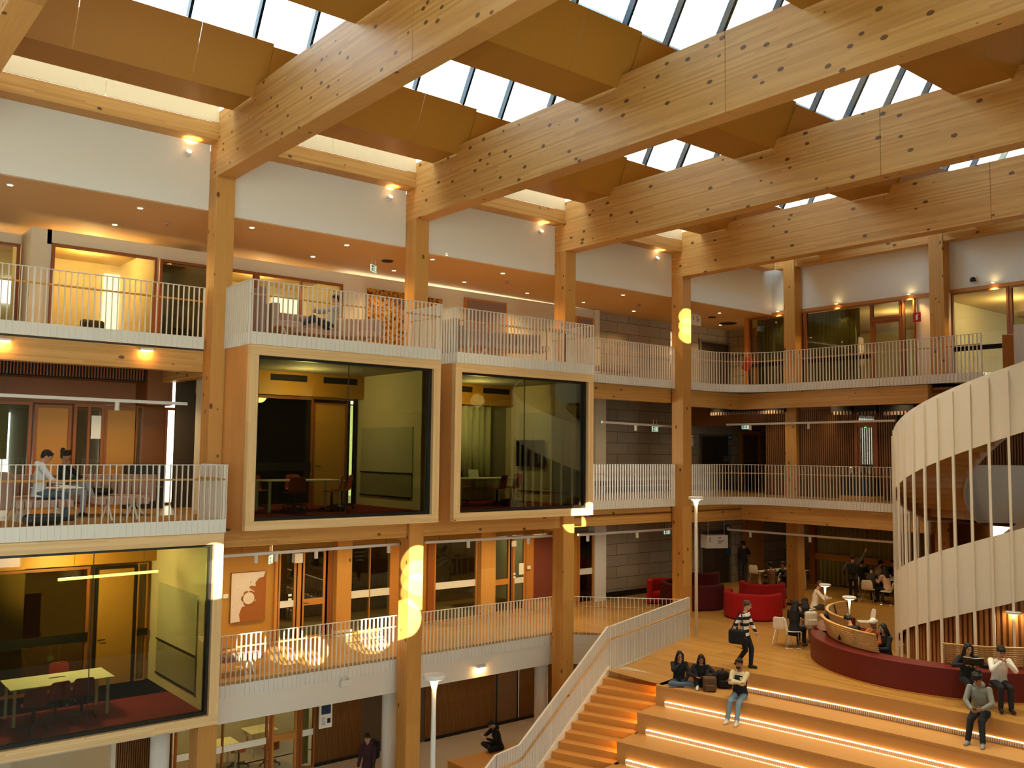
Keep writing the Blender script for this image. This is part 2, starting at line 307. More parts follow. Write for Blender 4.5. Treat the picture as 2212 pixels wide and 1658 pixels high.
# purlins along the facade and along the back ---------------------------------
for k in range(1, 6):
    x0, x1 = BX[k]+CW, BX[k+1]; z = zr((x0+x1)/2)
    o = MB().box(x0, x1, 20.02, 20.48, z-.45, z-.06).build('edge_purlin', M['tx'], bevel=.006)
    tag(o, ('edge purlin behind the viewer', 'pale edge purlin under the light slot at the far left', 'pale edge purlin under the light slot, top left', 'pale edge purlin under the light slot above the larger upper pod', 'pale edge purlin above the smaller upper pod')[k-1] if k < 5 else 'pale edge purlin under the light slot next to the farthest beam', 'beam', 'edge purlins', 'structure')
o = MB().box(BX[6]+CW, 28.95, 20.02, 20.48, 16.15, 16.4).build('edge_purlin', M['tx']); tag(o, 'edge purlin in the far corner behind the last beam', 'beam', 'edge purlins', 'structure')
for i, (a, b) in enumerate(((19.67, 20.02), (14.22, 19.2), (8.77, 13.75), (-9, 8.3))):
    o = MB().box(28.97, 29.36, a, b, 16.15, 16.5).build('edge_purlin', M['ty'], bevel=.006)
    tag(o, ('short lit purlin in the back corner', 'purlin joining the two visible back columns', 'purlin right of the last visible back column', 'purlin out of sight beyond the back columns')[i], 'beam', 'back purlins', 'structure')
# roof coffers: bulkheads, upstands, sawtooth glazing --------------------------
def panels(mb, x0, x1, n, f, gap=.012):
    """n plates side by side along x with open joints; f(xa, xb) adds one plate"""
    w = (x1-x0)/n
    for i in range(n): f(x0+i*w+(gap/2 if i else 0), x0+(i+1)*w-(gap/2 if i < n-1 else 0))
def sheet(mb, xa, xb, prof, th=.03):
    """a plate between xa and xb following a (y, z) segment, thickened"""
    (y0, z0), (y1, z1) = prof; d = Vector((y1-y0, z1-z0)).normalized(); n = Vector((-d.y, d.x))*th
    v = [(x, y, z) for x in (xa, xb) for y, z in ((y0, z0), (y1, z1), (y1+n.x, z1+n.y), (y0+n.x, z0+n.y))]
    mb.add(v, [(0, 1, 2, 3), (7, 6, 5, 4), (0, 4, 5, 1), (1, 5, 6, 2), (2, 6, 7, 3), (3, 7, 4, 0)])
sky_n = 0
for k in range(-1, 7):
    x0 = BX[k]+CW if k >= 0 else BX[0]-4.9; x1 = BX[k+1] if k < 6 else 28.95; z = zr((x0+x1)/2)
    if k == 6: x0 = BX[6]+CW
    bh = MB(); up = MB(); roof = MB(); dk = MB()
    # light slot at the facade: pale board behind the purlin, open to a slim rooflight
    slot = MB(); panels(slot, x0, x1, 2, lambda a, b: slot.box(a, b, 20.02, 20.05, z-.05, z+1.05)); S('wall_slot', slot, M['slotply'])
    roof.box(x0, x1, 20.05, 20.6, z+.2, z+.3)
    for i, (ya, yb) in enumerate(YA):
        panels(bh, x0+.03, x1-.03, 3 if i else 2, lambda a, b: bh.box(a, b, ya, yb, z, z+.04))
        if i < len(YA)-1 or True:
            off = (x0+x1)/2; w = 2.3
            xs = [x0-CW/2, x0+1.35, x0+1.35+2.25, x1+CW/2]
            for a, b in zip(xs, xs[1:]): sheet(up, a+(.006 if a > x0 else 0), b-(.006 if b < x1 else 0), ((ya, z), (ya-.5, z+1.06)), .03)
        # back face of each bulkhead (towards the facade)
        sheet(roof, x0-CW/2, x1+CW/2, ((yb, z+1.3), (yb, z+.02)), .03)
        # glazing on its upper edge, rising at 60 degrees, and the sloping plywood that falls back to the next bulkhead
        g0 = (ya-.5, z+1.06); ln = 2.55; g1 = (g0[0]-ln*.5, g0[1]+ln*.866)
        nxt = YA[i+1][1] if i+1 < len(YA) else ya-4.3
        sky_n += 1
        w_ = bpy.data.objects.new('window_%d' % sky_n, None); C.objects.link(w_); w_.location = ((x0+x1)/2, g0[0], g0[1]); w_['kind'] = 'structure'
        vis = i < 4
        gm = MB(); sheet(gm, x0-CW/2, x1+CW/2, (g0, g1), .006); gm.build('pane', M['sky_glass'], w_)
        fm = MB(); nb = 4
        xs = [x0+.55+j*1.38 for j in range(4)]
        for j, xx in enumerate(xs):
            wd = .09 if j == 1 else .06; sheet(fm, xx, xx+wd, (g0, g1), -.16)
        sheet(fm, x0, x1, ((g1[0]+.05, g1[1]-.08), g1), -.12)
        fm.build('frame', M['mull'], w_)
        sheet(roof, x0-CW/2, x1+CW/2, (g1, (nxt+.02, z+1.3)), -.05)
        if i == 1:                                                    # the gutter seen through the second row of glass
            q = MB()
            q.bar((x0, g0[0]+.42, g0[1]+.22), (x1, g0[0]+.42, g0[1]+.22), .16, .12); q.bar((x0, g0[0]+.25, g0[1]+.06), (x1, g0[0]+.25, g0[1]+.06), .2, .05)
            o = q.build('roof_gutter', M['gut']); o['kind'] = 'structure'
    S('ceiling_bulkhead', bh, M['ply']); S('ceiling_upstand', up, M['plyup']); S('ceiling_slope', roof, M['plyup'])
# roof edge closing pieces
S('wall_parapet_rear', MB().box(9, 38, -6.2, -6, 0, 17).box(-14, 9, -6.2, -6, 0, 4.2).box(-14, 9, -6.2, -6, 15.2, 17), M['dimroom'])
rw = bpy.data.objects.new('window_rear_fill', None); C.objects.link(rw); rw.location = (-2, -6, 4.2); rw['kind'] = 'structure'     # unseen tall glazing, added behind the viewer to bring frontal daylight
m_ = MB()
for i in range(12): m_.box(-14+i*2.08, -13.9+i*2.08, -6.2, -6, 4.2, 15.2)
for z_ in (7.8, 11.6): m_.box(-14, 9, -6.2, -6, z_, z_+.12)
m_.build('frame', M['mull'], rw); MB().box(-14, 9, -6.11, -6.1, 4.2, 15.2).build('pane', M['sky_glass'], rw)
S('wall_parapet_left', MB().box(-14.2, -14, -10, 26, 0, 20), M['dimroom'])
S('wall_parapet_right', MB().box(37.9, 38, -10, 27, 0, 20), M['cream'])
S('ceiling_roof_back', MB().box(-14, 37, 20.5, 27.5, 15.9, 16.1), M['soffit'])
S('ceiling_roof_far', MB().box(29.51, 37, -10, 20.5, 15.9, 16.1), M['soffit'])
def galz(x): return max(14.56, 14.785-.0088*x)        # gallery ceiling
# white upper wall --------------------------------------------------------------
for k in range(1, 7):
    x0 = BX[k]+(CW if k > 1 else 0); x1 = BX[k+1] if k < 6 else 29.4; z = zr((x0+x1)/2)
    S('wall_upper', MB().box(x0, x1, 20.48, 20.6, galz(x1)-.01, z-.4 if k < 6 else 17.6), M['white'])
S('wall_upper_back', MB().box(29.4, 29.5, -10, 20.6, 14.55, 17.6), M['white'])
# gallery ceilings ---------------------------------------------------------------
cg = MB()
for xa_, xb_ in ((-3, 25.5), (25.5, 37)): cg.add([(x, y, galz(x)+h) for x in (xa_, xb_) for y in (20.5, 26.6) for h in (0, .1)], [(0, 2, 3, 1), (4, 5, 7, 6), (0, 1, 5, 4), (2, 6, 7, 3), (0, 4, 6, 2), (1, 3, 7, 5)])
S('ceiling_gallery', cg, M['soffit'])
S('ceiling_gallery_back', MB().box(29.51, 37, -10, 20.52, 14.57, 14.67), M['soffit'])
# slabs ---------------------------------------------------------------------------
def xe(y): return 20.058+.0553*y-.00835*y*y
def dxe(y): return .0553-.0167*y
def off(y, d):
    n = Vector((-1, dxe(y), 0)).normalized(); return (xe(y)+n.x*d, y+n.y*d)
arc = [(27.3-1.8+1.8*math.sin(t), 20.45-1.8+1.8*math.cos(t)) for t in [i*PI/2/8 for i in range(9)]]
NOTCH = [(27.3, 13.7), (28.9, 12.4), (28.9, 8.6), (27.3, 7.4), (27.3, -9)]
S('floor_gallery', MB().prism([(-3, 26.5), (-3, 20.4)]+arc+NOTCH+[(37, -9), (37, 26.5)], 11.5, L3), M['floorx'])
S('floor_second', MB().prism([(-3, 26.5), (-3, 20.4), (7.6, 20.4), (8, 20.5)]+[(18.3, 20.5)]+arc+NOTCH+[(37, -9), (37, 26.5)], 7.54, L2), M['floor'])
S('floor_first', MB().prism([(-3, 24.4), (-3, 20.78), (18.9, 20.78), (18.9, 24.4)], 3.6, L1), M['floorx'])
Y_END = 16.2
edge = [(xe(y), y) for y in [15.98-i*.45 for i in range(44)]]
S('floor_concourse', MB().prism([(18.9, 26.6), (18.9, 20.7), (21.42, 18.12), (21.42, 16.0)]+edge+[(38, edge[-1][1]), (38, 26.6)], 3.3, L1), M['floor'])
ef = MB().strip([off(y, .008) for y in [16.0-i*.3 for i in range(63)]], 3.3, L1+.002, .012); S('wall_concourse_riser', ef, M['tier'])
S('floor_ground', MB().box(-14, 38, -10, 26.6, -.3, L0), M['conc'])
S('ceiling_ground', MB().box(-3, 18.9, 21.0, 26.5, 2.95, 3.0), M['cream'])
fa = MB().box(-3, 18.98, 20.78, 20.98, 3.0, 3.58); fa.strip([(18.98, 20.7), (21.42, 18.2)], 3.0, 3.58, .2)
fa.box(18.78, 18.98, 20.78, 21.6, 3.0, 3.58)
S('wall_fascia', fa, M['fascia'])
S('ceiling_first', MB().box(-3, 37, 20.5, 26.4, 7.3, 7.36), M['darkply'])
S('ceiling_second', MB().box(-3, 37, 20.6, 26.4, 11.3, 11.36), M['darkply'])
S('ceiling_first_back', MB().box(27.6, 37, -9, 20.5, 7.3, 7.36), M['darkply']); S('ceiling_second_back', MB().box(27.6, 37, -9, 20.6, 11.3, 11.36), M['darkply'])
# edge beams under the galleries ------------------------------------------------------
def edgebeam(a, b, z0, z1, lab, mat='tx'):
    mb = MB(); mb.bar(a+((z0+z1)/2,), b+((z0+z1)/2,), .3, z1-z0); tag(mb.build('gallery_edge_beam', M[mat], bevel=.006), lab, 'beam', 'gallery edge beams', 'structure')
edgebeam((2.8, 20.62), (7.687, 20.62), 10.98, 11.46, 'edge beam with two small wall lights, left of the larger upper pod')
edgebeam((-2.5, 20.62), (2.36, 20.62), 10.98, 11.46, 'edge beam beyond the left edge')
edgebeam((18.78, 20.66), (23.68, 20.66), 10.98, 11.46, 'edge beam under the top gallery right of the smaller pod')
edgebeam((18.78, 20.66), (23.68, 20.66), 7.02, 7.52, 'edge beam under the middle gallery right of the smaller pod')
edgebeam((24.11, 20.66), (27.45, 20.66), 10.9, 11.46, 'short edge beam under the top gallery, behind the lamp post column')
edgebeam((24.11, 20.66), (27.45, 20.66), 6.95, 7.52, 'short edge beam under the middle gallery, behind the lamp post column')
edgebeam((27.6, 20.8), (27.6, 13.6), 10.9, 11.46, 'long edge beam under the top back gallery', 'ty')
edgebeam((27.6, 20.8), (27.6, 13.6), 6.95, 7.52, 'long edge beam under the middle back gallery', 'ty')
for k in (3, 4, 5):
    edgebeam((BX[k]+.2, 20.48), (BX[k]+.2, 24.1), 6.95, 7.5, ('cross beam behind the column left of the larger pod', 'cross beam under the gap between the two upper pods', 'cross beam behind the column right of the smaller pod')[k-3], 'ty')
edgebeam((8.12, 20.3), (13.02, 20.3), 7.05, 7.5, 'dark beam under the larger upper pod'); edgebeam((13.45, 20.3), (18.35, 20.3), 7.05, 7.5, 'dark beam under the smaller upper pod')
edgebeam((BX[3]+.2, 20.48), (BX[3]+.2, 24.1), 10.9, 11.46, 'cross beam behind the column at the lounge', 'ty')
# round white columns on the ground floor ------------------------------------------------
for i, (x, lab) in enumerate(((13.35, 'round white column behind the walking man'), (18.68, 'round white column by the foot of the stair'), (7.2, 'round white column under the left pod'))):
    tag(MB().tube([(x, 21.32 if i < 2 else 20.9, 0), (x, 21.32 if i < 2 else 20.9, 3.02)], .205, 24).build('round_column', M['fascia'], smooth=True), lab, 'column', 'round white columns', 'structure')
# walls behind the galleries --------------------------------------------------------------
def ys(px, py, y=24.2): return at(px, py, Y=y).x
def battens(name, a, b, z0, z1, n, th=.05, mat='batten', duty=.55, kind='structure'):
    """upright battens on a dark backing along the plan line a-b"""
    a, b = Vector(a+(0,)), Vector(b+(0,)); d = (b-a)/n; u = d.normalized(); q = Vector((u.y, -u.x, 0))*th
    m = MB()
    for i in range(n):
        p = a+d*i; e = p+d*duty
        m.prism([(p.x, p.y), (e.x, e.y), (e.x+q.x, e.y+q.y), (p.x+q.x, p.y+q.y)], z0, z1)
    o = m.build(name, M[mat], kind=kind)
    k = MB(); k.prism([(a.x, a.y), (b.x, b.y), (b.x-q.x*.6, b.y-q.y*.6), (a.x-q.x*.6, a.y-q.y*.6)], z0, z1); k.build('backing', M['back'], o)
    return o
# ================================================================ walls, doors and windows behind the galleries
WN = [100]; DN = [0]
def window(x0, x1, z0, z1, y=24.2, nsplit=1, frame='frame', fw=.07, rails=(), glassm='glz', along='x', dep=.1):
    """a framed window in the facade wall (along x) or the back wall (along y)"""
    WN[0] += 1; r = bpy.data.objects.new('window_%d' % WN[0], None); C.objects.link(r); r['kind'] = 'structure'
    r.location = ((x0+x1)/2, y, z0) if along == 'x' else (y, (x0+x1)/2, z0)
    def bx(m, a, b, c, d, e, f): m.box(a, b, c, d, e, f) if along == 'x' else m.box(c, d, a, b, e, f)
    m = MB(); s = -1
    bx(m, x0, x0+fw, y-dep, y, z0, z1); bx(m, x1-fw, x1, y-dep, y, z0, z1); bx(m, x0+fw, x1-fw, y-dep, y, z1-fw, z1); bx(m, x0+fw, x1-fw, y-dep, y, z0, z0+fw)
    for i in range(1, nsplit):
        c = x0+(x1-x0)*i/nsplit; bx(m, c-fw*.4, c+fw*.4, y-dep, y, z0+fw, z1-fw)
    m.build('frame', M[frame], r)
    g = MB(); bx(g, x0+fw, x1-fw, y-dep*.6, y-dep*.5, z0+fw, z1-fw); g.build('pane', M[glassm], r)
    for (a, b, mt) in rails:
        g = MB(); bx(g, x0+fw, x1-fw, y-dep*.8, y-dep*.2, a, b); g.build('rail', M[mt], r)
    return r
def door(x0, x1, z0, z1, y=24.2, mat='plyx', frame='frame', fw=.06, handle=True, along='x', glassm=None, rail=None, hx=.12):
    DN[0] += 1; r = bpy.data.objects.new('door_%d' % DN[0], None); C.objects.link(r); r['kind'] = 'structure'
    r.location = ((x0+x1)/2, y, z0) if along == 'x' else (y, (x0+x1)/2, z0)
    def bx(m, a, b, c, d, e, f): m.box(a, b, c, d, e, f) if along == 'x' else m.box(c, d, a, b, e, f)
    m = MB(); bx(m, x0-fw, x0, y-.1, y, z0, z1+fw); bx(m, x1, x1+fw, y-.1, y, z0, z1+fw); bx(m, x0, x1, y-.1, y, z1, z1+fw); m.build('frame', M[frame], r)
    m = MB()
    if glassm:
        w = .07
        for a, b, c, d in ((x0, x0+w, z0, z1), (x1-w, x1, z0, z1), (x0+w, x1-w, z1-w, z1), (x0+w, x1-w, z0, z0+.1)): bx(m, a, b, y-.07, y-.02, c, d)
        m.build('leaf_frame', M[mat], r); g = MB(); bx(g, x0+w, x1-w, y-.05, y-.04, z0+.1, z1-w); g.build('pane', M[glassm], r)
        if rail: g = MB(); bx(g, x0+w, x1-w, y-.07, y-.02, z0+.95, z0+1.13); g.build('rail', M[rail], r)
    else:
        bx(m, x0+.004, x1-.004, y-.07, y-.02, z0, z1); m.build('leaf', M[mat], r)
    if handle:
        h = MB(); c = x0+hx
        if along == 'x': h.bar((c, y-.13, z0+1.02), (c+.13, y-.13, z0+1.02), .02, .02); h.bar((c, y-.13, z0+1.02), (c, y-.06, z0+1.02), .02, .02)
        else: h.bar((y-.13, c, z0+1.02), (y-.13, c+.13, z0+1.02), .02, .02); h.bar((y-.13, c, z0+1.02), (y-.06, c, z0+1.02), .02, .02)
        h.build('handle', M['black'], r)
    return r
def wallx(name, x0, x1, z0, z1, y, mat, th=.12): return S(name, MB().box(x0, x1, y, y+th, z0, z1), M[mat])

# ---- third floor (top gallery), wall plane y = 24.3
Y3 = 24.3; zt = 14.56
xa, xb = at(98, 600, Y=Y3).x, at(338, 600, Y=Y3).x
wallx('wall_gallery_header', xa, 23.9, 14.2, zt, Y3, 'cream')
window(xa+.1, xb-.02, L3, 14.22, Y3, 1); window(xb+.05, at(444, 600, Y=Y3).x+.6, L3, 14.2, Y3, 1)
xc = at(553, 600, Y=Y3).x; xd = at(738, 620, Y=Y3).x
window(9.7, xc-.03, L3, 14.2, Y3, 1); window(xc, xd, L3, 14.2, Y3, 2)
S('wall_gallery_alcove', MB().box(xa-.35, xa+.1, Y3, 26.4, L3, zt), M['cream'])
window(xa-3.2, xa-.38, L3, 14.3, 25.4, 1); wallx('wall_alcove_head', xa-3.2, xa-.35, 14.3, zt, 25.4, 'cream')
wallx('wall_gallery', xd, 23.9, L3, 14.2, Y3, 'cream')
wallx('wall_gallery_pier', 8.6+.55, 9.7, L3, 14.2, Y3, 'cream')
door(at(1003, 700, Y=Y3).x, at(1087, 700, Y=Y3).x, L3, at(1040, 652, Y=Y3).z, Y3-.02, 'sofad', 'framelt')
door(at(1243, 720, Y=Y3).x, at(1274, 720, Y=Y3).x, L3, at(1255, 688, Y=Y3).z, Y3-.02, 'sofad', 'framelt')
# rooms behind those windows
S('wall_room', MB().box(-3, 14.5, 27.6, 27.7, L3, zt), M['cream'])
for i, x in enumerate((xa-.05, at(338, 600, Y=Y3).x+.0, 9.3, 13.4)): S('wall_room_side', MB().box(x, x+.1, Y3+.1, 27.6, L3, 14.5), M['cream'])
S('ceiling_room', MB().box(-3, 14.5, 26.4, 27.7, 14.5, 14.6), M['soffit']); S('floor_room', MB().box(-3, 14.5, 26.5, 27.7, 11.5, L3), M['floorx'])
# daylit window panes at the back of the rooms
for i, (px0, px1, py0, py1, mt) in enumerate(((0, 30, 600, 655, 'winlight'), (226, 258, 590, 720, 'winwarm'), (374, 470, 610, 745, 'winwarm'), (590, 640, 640, 720, 'winwarm'))):
    a, b = at(px0, py0, Y=27.5), at(px1, py1, Y=27.5)
    WN[0] += 1; r = MB().box(a.x, b.x, 27.5, 27.58, max(b.z, L3+.1), a.z).build('window_%d' % WN[0], M[mt], kind='structure')
def battenx(*a, **k): return battens(*a, **k)
# grey panelled core wall, three storeys
wallx('wall_core_gallery', 23.9, 37, L3, zt, 24.5, 'block'); wallx('wall_core_second', 18.9, 37, L2, 11.3, 24.5, 'block'); wallx('wall_core_first', 21.6, 37, L1, 7.3, 24.5, 'block')
S('baseboard_core_second', MB().box(18.9, 30.6, 24.44, 24.5, L2, L2+.22), M['black']); S('baseboard_core_first', MB().box(22.6, 31, 24.44, 24.5, L1, L1+.2), M['black'])
S('baseboard_core_far', MB().box(34.3, 37, 24.44, 24.5, L1, L1+.2), M['black'])
S('wall_pier_gallery', MB().box(23.7, 23.95, 24.2, 24.5, L3, zt), M['cream'])
S('wall_pier_second', MB().box(at(1282, 950, Y=24.2).x, at(1305, 950, Y=24.2).x, 24.1, 24.5, L2, 11.3), M['cream'])
S('wall_pier_first', MB().box(at(1281, 1250, Y=24.2).x, at(1305, 1250, Y=24.2).x, 24.1, 24.5, L1, 7.3), M['white'])
# lifts: steel doors in the core wall
for i, (z, lab, cat) in enumerate(((L1, 'dark steel lift doors on the first floor by the red sofas', 'lift'), (L2, 'dark steel lift doors behind the middle gallery rail', 'lift'), (L3, 'dark lift doors at the end of the top gallery', 'lift'))):
    t = thing('lift_doors', lab, cat, (31.2, 24.5, z), 0, 'lift doors')
    a = 30.1; b = 31.9
    m = MB().box(a-.1, a, 24.42, 24.5, z, z+2.3).box(b, b+.1, 24.42, 24.5, z, z+2.3).box(a, b, 24.42, 24.5, z+2.2, z+2.3); m.build('frame', M['chrome2'], t)
    for x0, x1 in ((a, (a+b)/2-.004), ((a+b)/2+.004, b)): MB().box(x0, x1, 24.46, 24.49, z, z+2.2).build('door_panel', M['liftsteel'], t)
door(33.0, 34.1, L1, L1+2.75, 24.48, 'doorwarm', 'framelt', .12); door(32.8, 33.9, L2, L2+2.35, 24.48, 'doordark', 'framelt', .16)
# ---- top gallery, glass front under the white wall at x = 29.4
XB = 29.42
S('trim_gallery', MB().box(XB-.05, XB+.15, -10, 21.72, 14.5, 14.62), M['framelt'])
S('trim_post', MB().box(XB-.06, XB+.14, 21.5, 21.72, L3, 14.5), M['framelt'])
yy = lambda px, py: at(px, py, X=XB).y
ylist = [21.5, 19.75, yy(1741, 700), yy(1885, 680)]
window(ylist[1], ylist[0], L3, 14.5, XB, 1, along='y', fw=.05); window(yy(1742, 700), 19.2, L3, 14.5, XB, 1, along='y', fw=.05); window(yy(1885, 680), yy(1743, 700), L3, 14.5, XB, 1, along='y', fw=.05)
door(yy(1946, 650), yy(1887, 680), L3, 13.85, XB+.02, 'frame', 'frame', .09, along='y', glassm='glz', rail=None, handle=False)
window(yy(1948, 650), yy(1884, 650), 13.95, 14.5, XB, 1, along='y', fw=.06)
window(yy(1978, 650), yy(1952, 650), L3, 14.5, XB, 1, along='y', fw=.05)
S('wall_gallery_white', MB().box(XB, XB+.12, yy(2052, 620), yy(1979, 640), L3, 14.5), M['cream'])
window(yy(2180, 620), yy(2056, 620), L3, 14.5, XB, 1, along='y', fw=.06); window(5, yy(2183, 620), L3, 14.5, XB, 2, along='y', fw=.07)
S('trim_decal', MB().box(XB-.06, XB-.05, yy(1740, 790), 19.15, L3+.87, L3+1.02).box(XB-.06, XB-.05, 19.75, 21.45, L3+.87, L3+1.02).box(XB-.06, XB-.05, yy(1884, 790), yy(1744, 790), L3+.87, L3+1.02).box(XB-.06, XB-.05, 11.2, yy(2060, 700), L3+.87, L3+1.02), M['navydark'])
S('wall_gallery_far', MB().box(36.9, 37, -9, 24.5, L1, zt), M['cream'])
# corridor end with a glazed door, left of the green curtains
window(21.72, 23.0, L3, 14.2, 32.0, 1, along='y', fw=.08); S('wall_corridor_end', MB().box(32.0, 32.15, 23.0, 24.5, L3, zt).box(32.0, 32.15, 21.72, 23.0, 14.2, zt), M['block2'])
S('trim_post_far', MB().box(31.9, 32.0, 23.0, 23.15, L3, zt), M['framelt'])
# daylit windows of the rooms behind the right part of the gallery
for (y0, y1, z0, z1) in ((14.9, 17.1, L3+.25, L3+1.3), (9.5, 13.0, L3+.1, L3+1.75)):
    WN[0] += 1; MB().box(36.4, 36.5, y0, y1, z0, z1).build('window_%d' % WN[0], M['winlight'], kind='structure')
S('wall_gallery_room', MB().box(29.6, 36.9, 14.6, 14.7, L3, zt), M['cream'])
def curtain(name, lab, a, b, z0, z1, mat, amp=.05, per=.16, group='curtains'):
    a, b = Vector(a), Vector(b); n = int((b-a).length/(per/4)); d = (b-a)/n; q = Vector((-d.y, d.x)).normalized()
    p = []
    for i in range(n+1): w = a+d*i+q*(amp*math.sin(i*PI/2)+amp*.4*math.sin(i*.7)); p.append((w.x, w.y))
    o = MB().strip(p, z0, z1, .012).build(name, M[mat], smooth=True); return tag(o, lab, 'curtain', group)
curtain('curtain', 'olive curtain left of the first back column on the top gallery', (29.75, 21.4), (29.75, 19.4), L3+.05, 14.48, 'curtain')
curtain('curtain', 'wide olive curtain right of the first back column on the top gallery', (29.75, 19.3), (29.75, yy(1852, 700)+.1), L3+.05, 14.48, 'curtain')
# ---- second floor back: batten wall and the glazed door with a glowing ribbed blind
XS = 29.15
battens('wall_batten_second', (XS, 20.6), (XS, 15.45), L2, 10.9, 62); battens('wall_batten_second_right', (XS, 14.15), (XS, 8), L2, 10.9, 74)
S('wall_second_side', MB().box(XS-.1, XS+.1, 20.6, 24.5, 10.4, 11.3), M['darkply'])
S('wall_batten_head', MB().box(XS, XS+.1, 14, 20.6, 10.9, 11.3), M['darkply'])
d0, d1 = at(1893, 980, X=XS).y, at(1856, 980, X=XS).y
door(d0, d1, L2, 10.3, XS, 'frame', 'frame', .1, along='y', glassm='glz', handle=False); window(d0-.05, d1+.05, 10.4, 10.95, XS, 1, along='y', fw=.06)
battens('blind', (XS+.3, d1), (XS+.3, d0), L2+.1, 10.2, 22, .03, 'blind')
MB().box(XS-.12, XS-.1, d0+.3, d0+.34, 10.22, 10.25).build('trim_door_light', M['greenled'], kind='structure')
# dark ceiling slot with ribs above the middle gallery
for i, (a, b, lab) in enumerate(((1533, 1694, 'long dark ribbed ceiling vent right of the lamp post column'), (1795, 1840, 'short dark ribbed ceiling vent right of the back column'), (1849, 1893, 'dark ribbed ceiling vent above the glowing door'), (1900, 1975, 'dark ribbed ceiling vent cut by the spiral stair'))):
    y0, y1 = at(b, 895, X=28.6).y, at(a, 895, X=28.6).y; zc = at((a+b)/2, 888, X=28.6).z
    t = thing('ceiling_vent', lab, 'vent', (28.6, (y0+y1)/2, zc), 0, 'dark ceiling vents')
    MB().box(28.6, 28.75, y0, y1, zc-.05, zc+.2).build('slot', M['slot'], t)
    n = int((y1-y0)/.12); m = MB()
    for j in range(n): m.box(28.56, 28.6, y0+j*.12, y0+j*.12+.06, zc-.12, zc)
    m.build('slat_row', M['sofad'], t)
# ---- second floor lounge wall, y = 24.2
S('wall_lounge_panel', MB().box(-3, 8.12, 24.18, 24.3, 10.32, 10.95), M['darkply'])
S('wall_lounge_vent_back', MB().box(-3, 8.12, 24.24, 24.3, 10.95, 11.3), M['slot'])
t = thing('ceiling_vent', 'long dark slatted vent above the second floor lounge', 'vent', (5, 23.5, 10.95), 0, 'dark ceiling vents'); m = MB()
xl0, xl1 = at(0, 800, Y=23.5).x-1, at(314, 805, Y=23.5).x
for j in range(int((xl1-xl0)/.07)): m.box(xl0+j*.07, xl0+j*.07+.03, 23.46, 23.5, 10.93, 11.25)
m.build('slat_row', M['frame'], t); MB().box(xl0, xl1, 23.5, 23.53, 10.9, 11.28).build('slot', M['slot'], t)
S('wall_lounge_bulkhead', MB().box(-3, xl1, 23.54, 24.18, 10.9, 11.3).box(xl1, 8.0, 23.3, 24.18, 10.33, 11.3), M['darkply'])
X2 = lambda px: at(px, 930, Y=24.2).x
for (a, b, z0, z1, mt) in ((0, 28, 8.2, 9.0, 'winlight'), (33, 62, 8.2, 9.0, 'winlight'), (72, 78, 8.1, 10.1, 'winlight'), (293, 303, 8.3, 10.1, 'winlight')):
    WN[0] += 1; MB().box(X2(a)-.35, X2(b)-.3, 25.6, 25.65, z0, z1).build('window_%d' % WN[0], M[mt], kind='structure')
MB().box(X2(0)-1.5, X2(62)-.2, 25.5, 25.55, 8.95, 10.2).build('roller_blind', M['greycurt'], kind='structure')
window(X2(0)-1.6, X2(66), L2, 10.32, 24.2, 1); door(X2(79), X2(146), L2, 10.2, 24.25, 'doorochre', 'frame', .07)
window(X2(156), X2(222), L2, 10.32, 24.2, 2); door(X2(230), X2(291), L2, 10.2, 24.25, 'doorochre', 'frame', .07); window(X2(291), X2(306), L2, 10.32, 24.2, 1, fw=.03)
wallx('wall_lounge', X2(306), X2(353), L2, 10.32, 24.15, 'darkply'); window(X2(353), X2(383), L2, 10.32, 24.2, 1); wallx('wall_lounge_light', X2(383), X2(405), L2, 10.32, 24.2, 'cream'); wallx('wall_lounge_end', X2(405), 9.3, L2, 10.32, 24.2, 'darkply')
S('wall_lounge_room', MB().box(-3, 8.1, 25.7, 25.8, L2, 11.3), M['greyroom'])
m = MB().box(X2(193), X2(214), 24.05, 24.06, at(200, 947, Y=24.05).z, at(200, 897, Y=24.05).z); tag(m.build('notice_paper', M['paper']), 'white notice sheet taped to the lounge window', 'notice')
# ---- first floor wall, y = 24.2
z1 = 6.42; W1 = lambda px, py=1280: at(px, py, Y=24.2).x
wallx('wall_first_header', -3, 22, z1+.04, 7.3, 24.2, 'ply')
for i in range(12): S('trim_joint', MB().box(8+i*1.02, 8.012+i*1.02, 24.19, 24.2, z1+.3, 7.3), M['framelt'])
wallx('wall_first', 7.0, W1(590), L1, z1+.04, 24.2, 'plyx')
def post(a, b, y0=24.1, mat='framelt', za=L1, zb=z1+.04): S('trim_jamb', MB().box(W1(a), W1(b), y0, 24.3, za, zb), M[mat])
post(590, 598); door(W1(598), W1(637), L1, z1, 24.2, 'framelt', 'framelt', .02, glassm='podglass', rail='steel', handle=False); post(637, 650)
door(W1(650), W1(700), L1, z1, 24.2, 'framelt', 'frame', .05, glassm='podglass', rail='framelt', hx=.06); post(700, 713, mat='frame')
S('trim_pilaster', MB().box(W1(716), W1(748), 23.9, 24.3, L1, 7.3), M['tz']); S('baseboard_pilaster', MB().box(W1(716)-.02, W1(748)+.02, 23.86, 24.2, L1, L1+.18), M['cream'])
window(W1(748), W1(840), L1, z1, 24.2, 2, 'framelt', .03, rails=((4.93, 5.14, 'steel'),), glassm='podglass'); post(840, 873)
wallx('wall_first_mid', W1(866), W1(932), L1, z1, 24.2, 'plyx'); post(920, 934, mat='frame'); window(W1(934), W1(1026), L1, z1, 24.2, 1, 'framelt', .05, rails=((4.93, 5.14, 'steel'),), glassm='podglass')
S('trim_pilaster', MB().box(W1(1029), W1(1060), 23.95, 24.3, L1, 7.3), M['tz'])
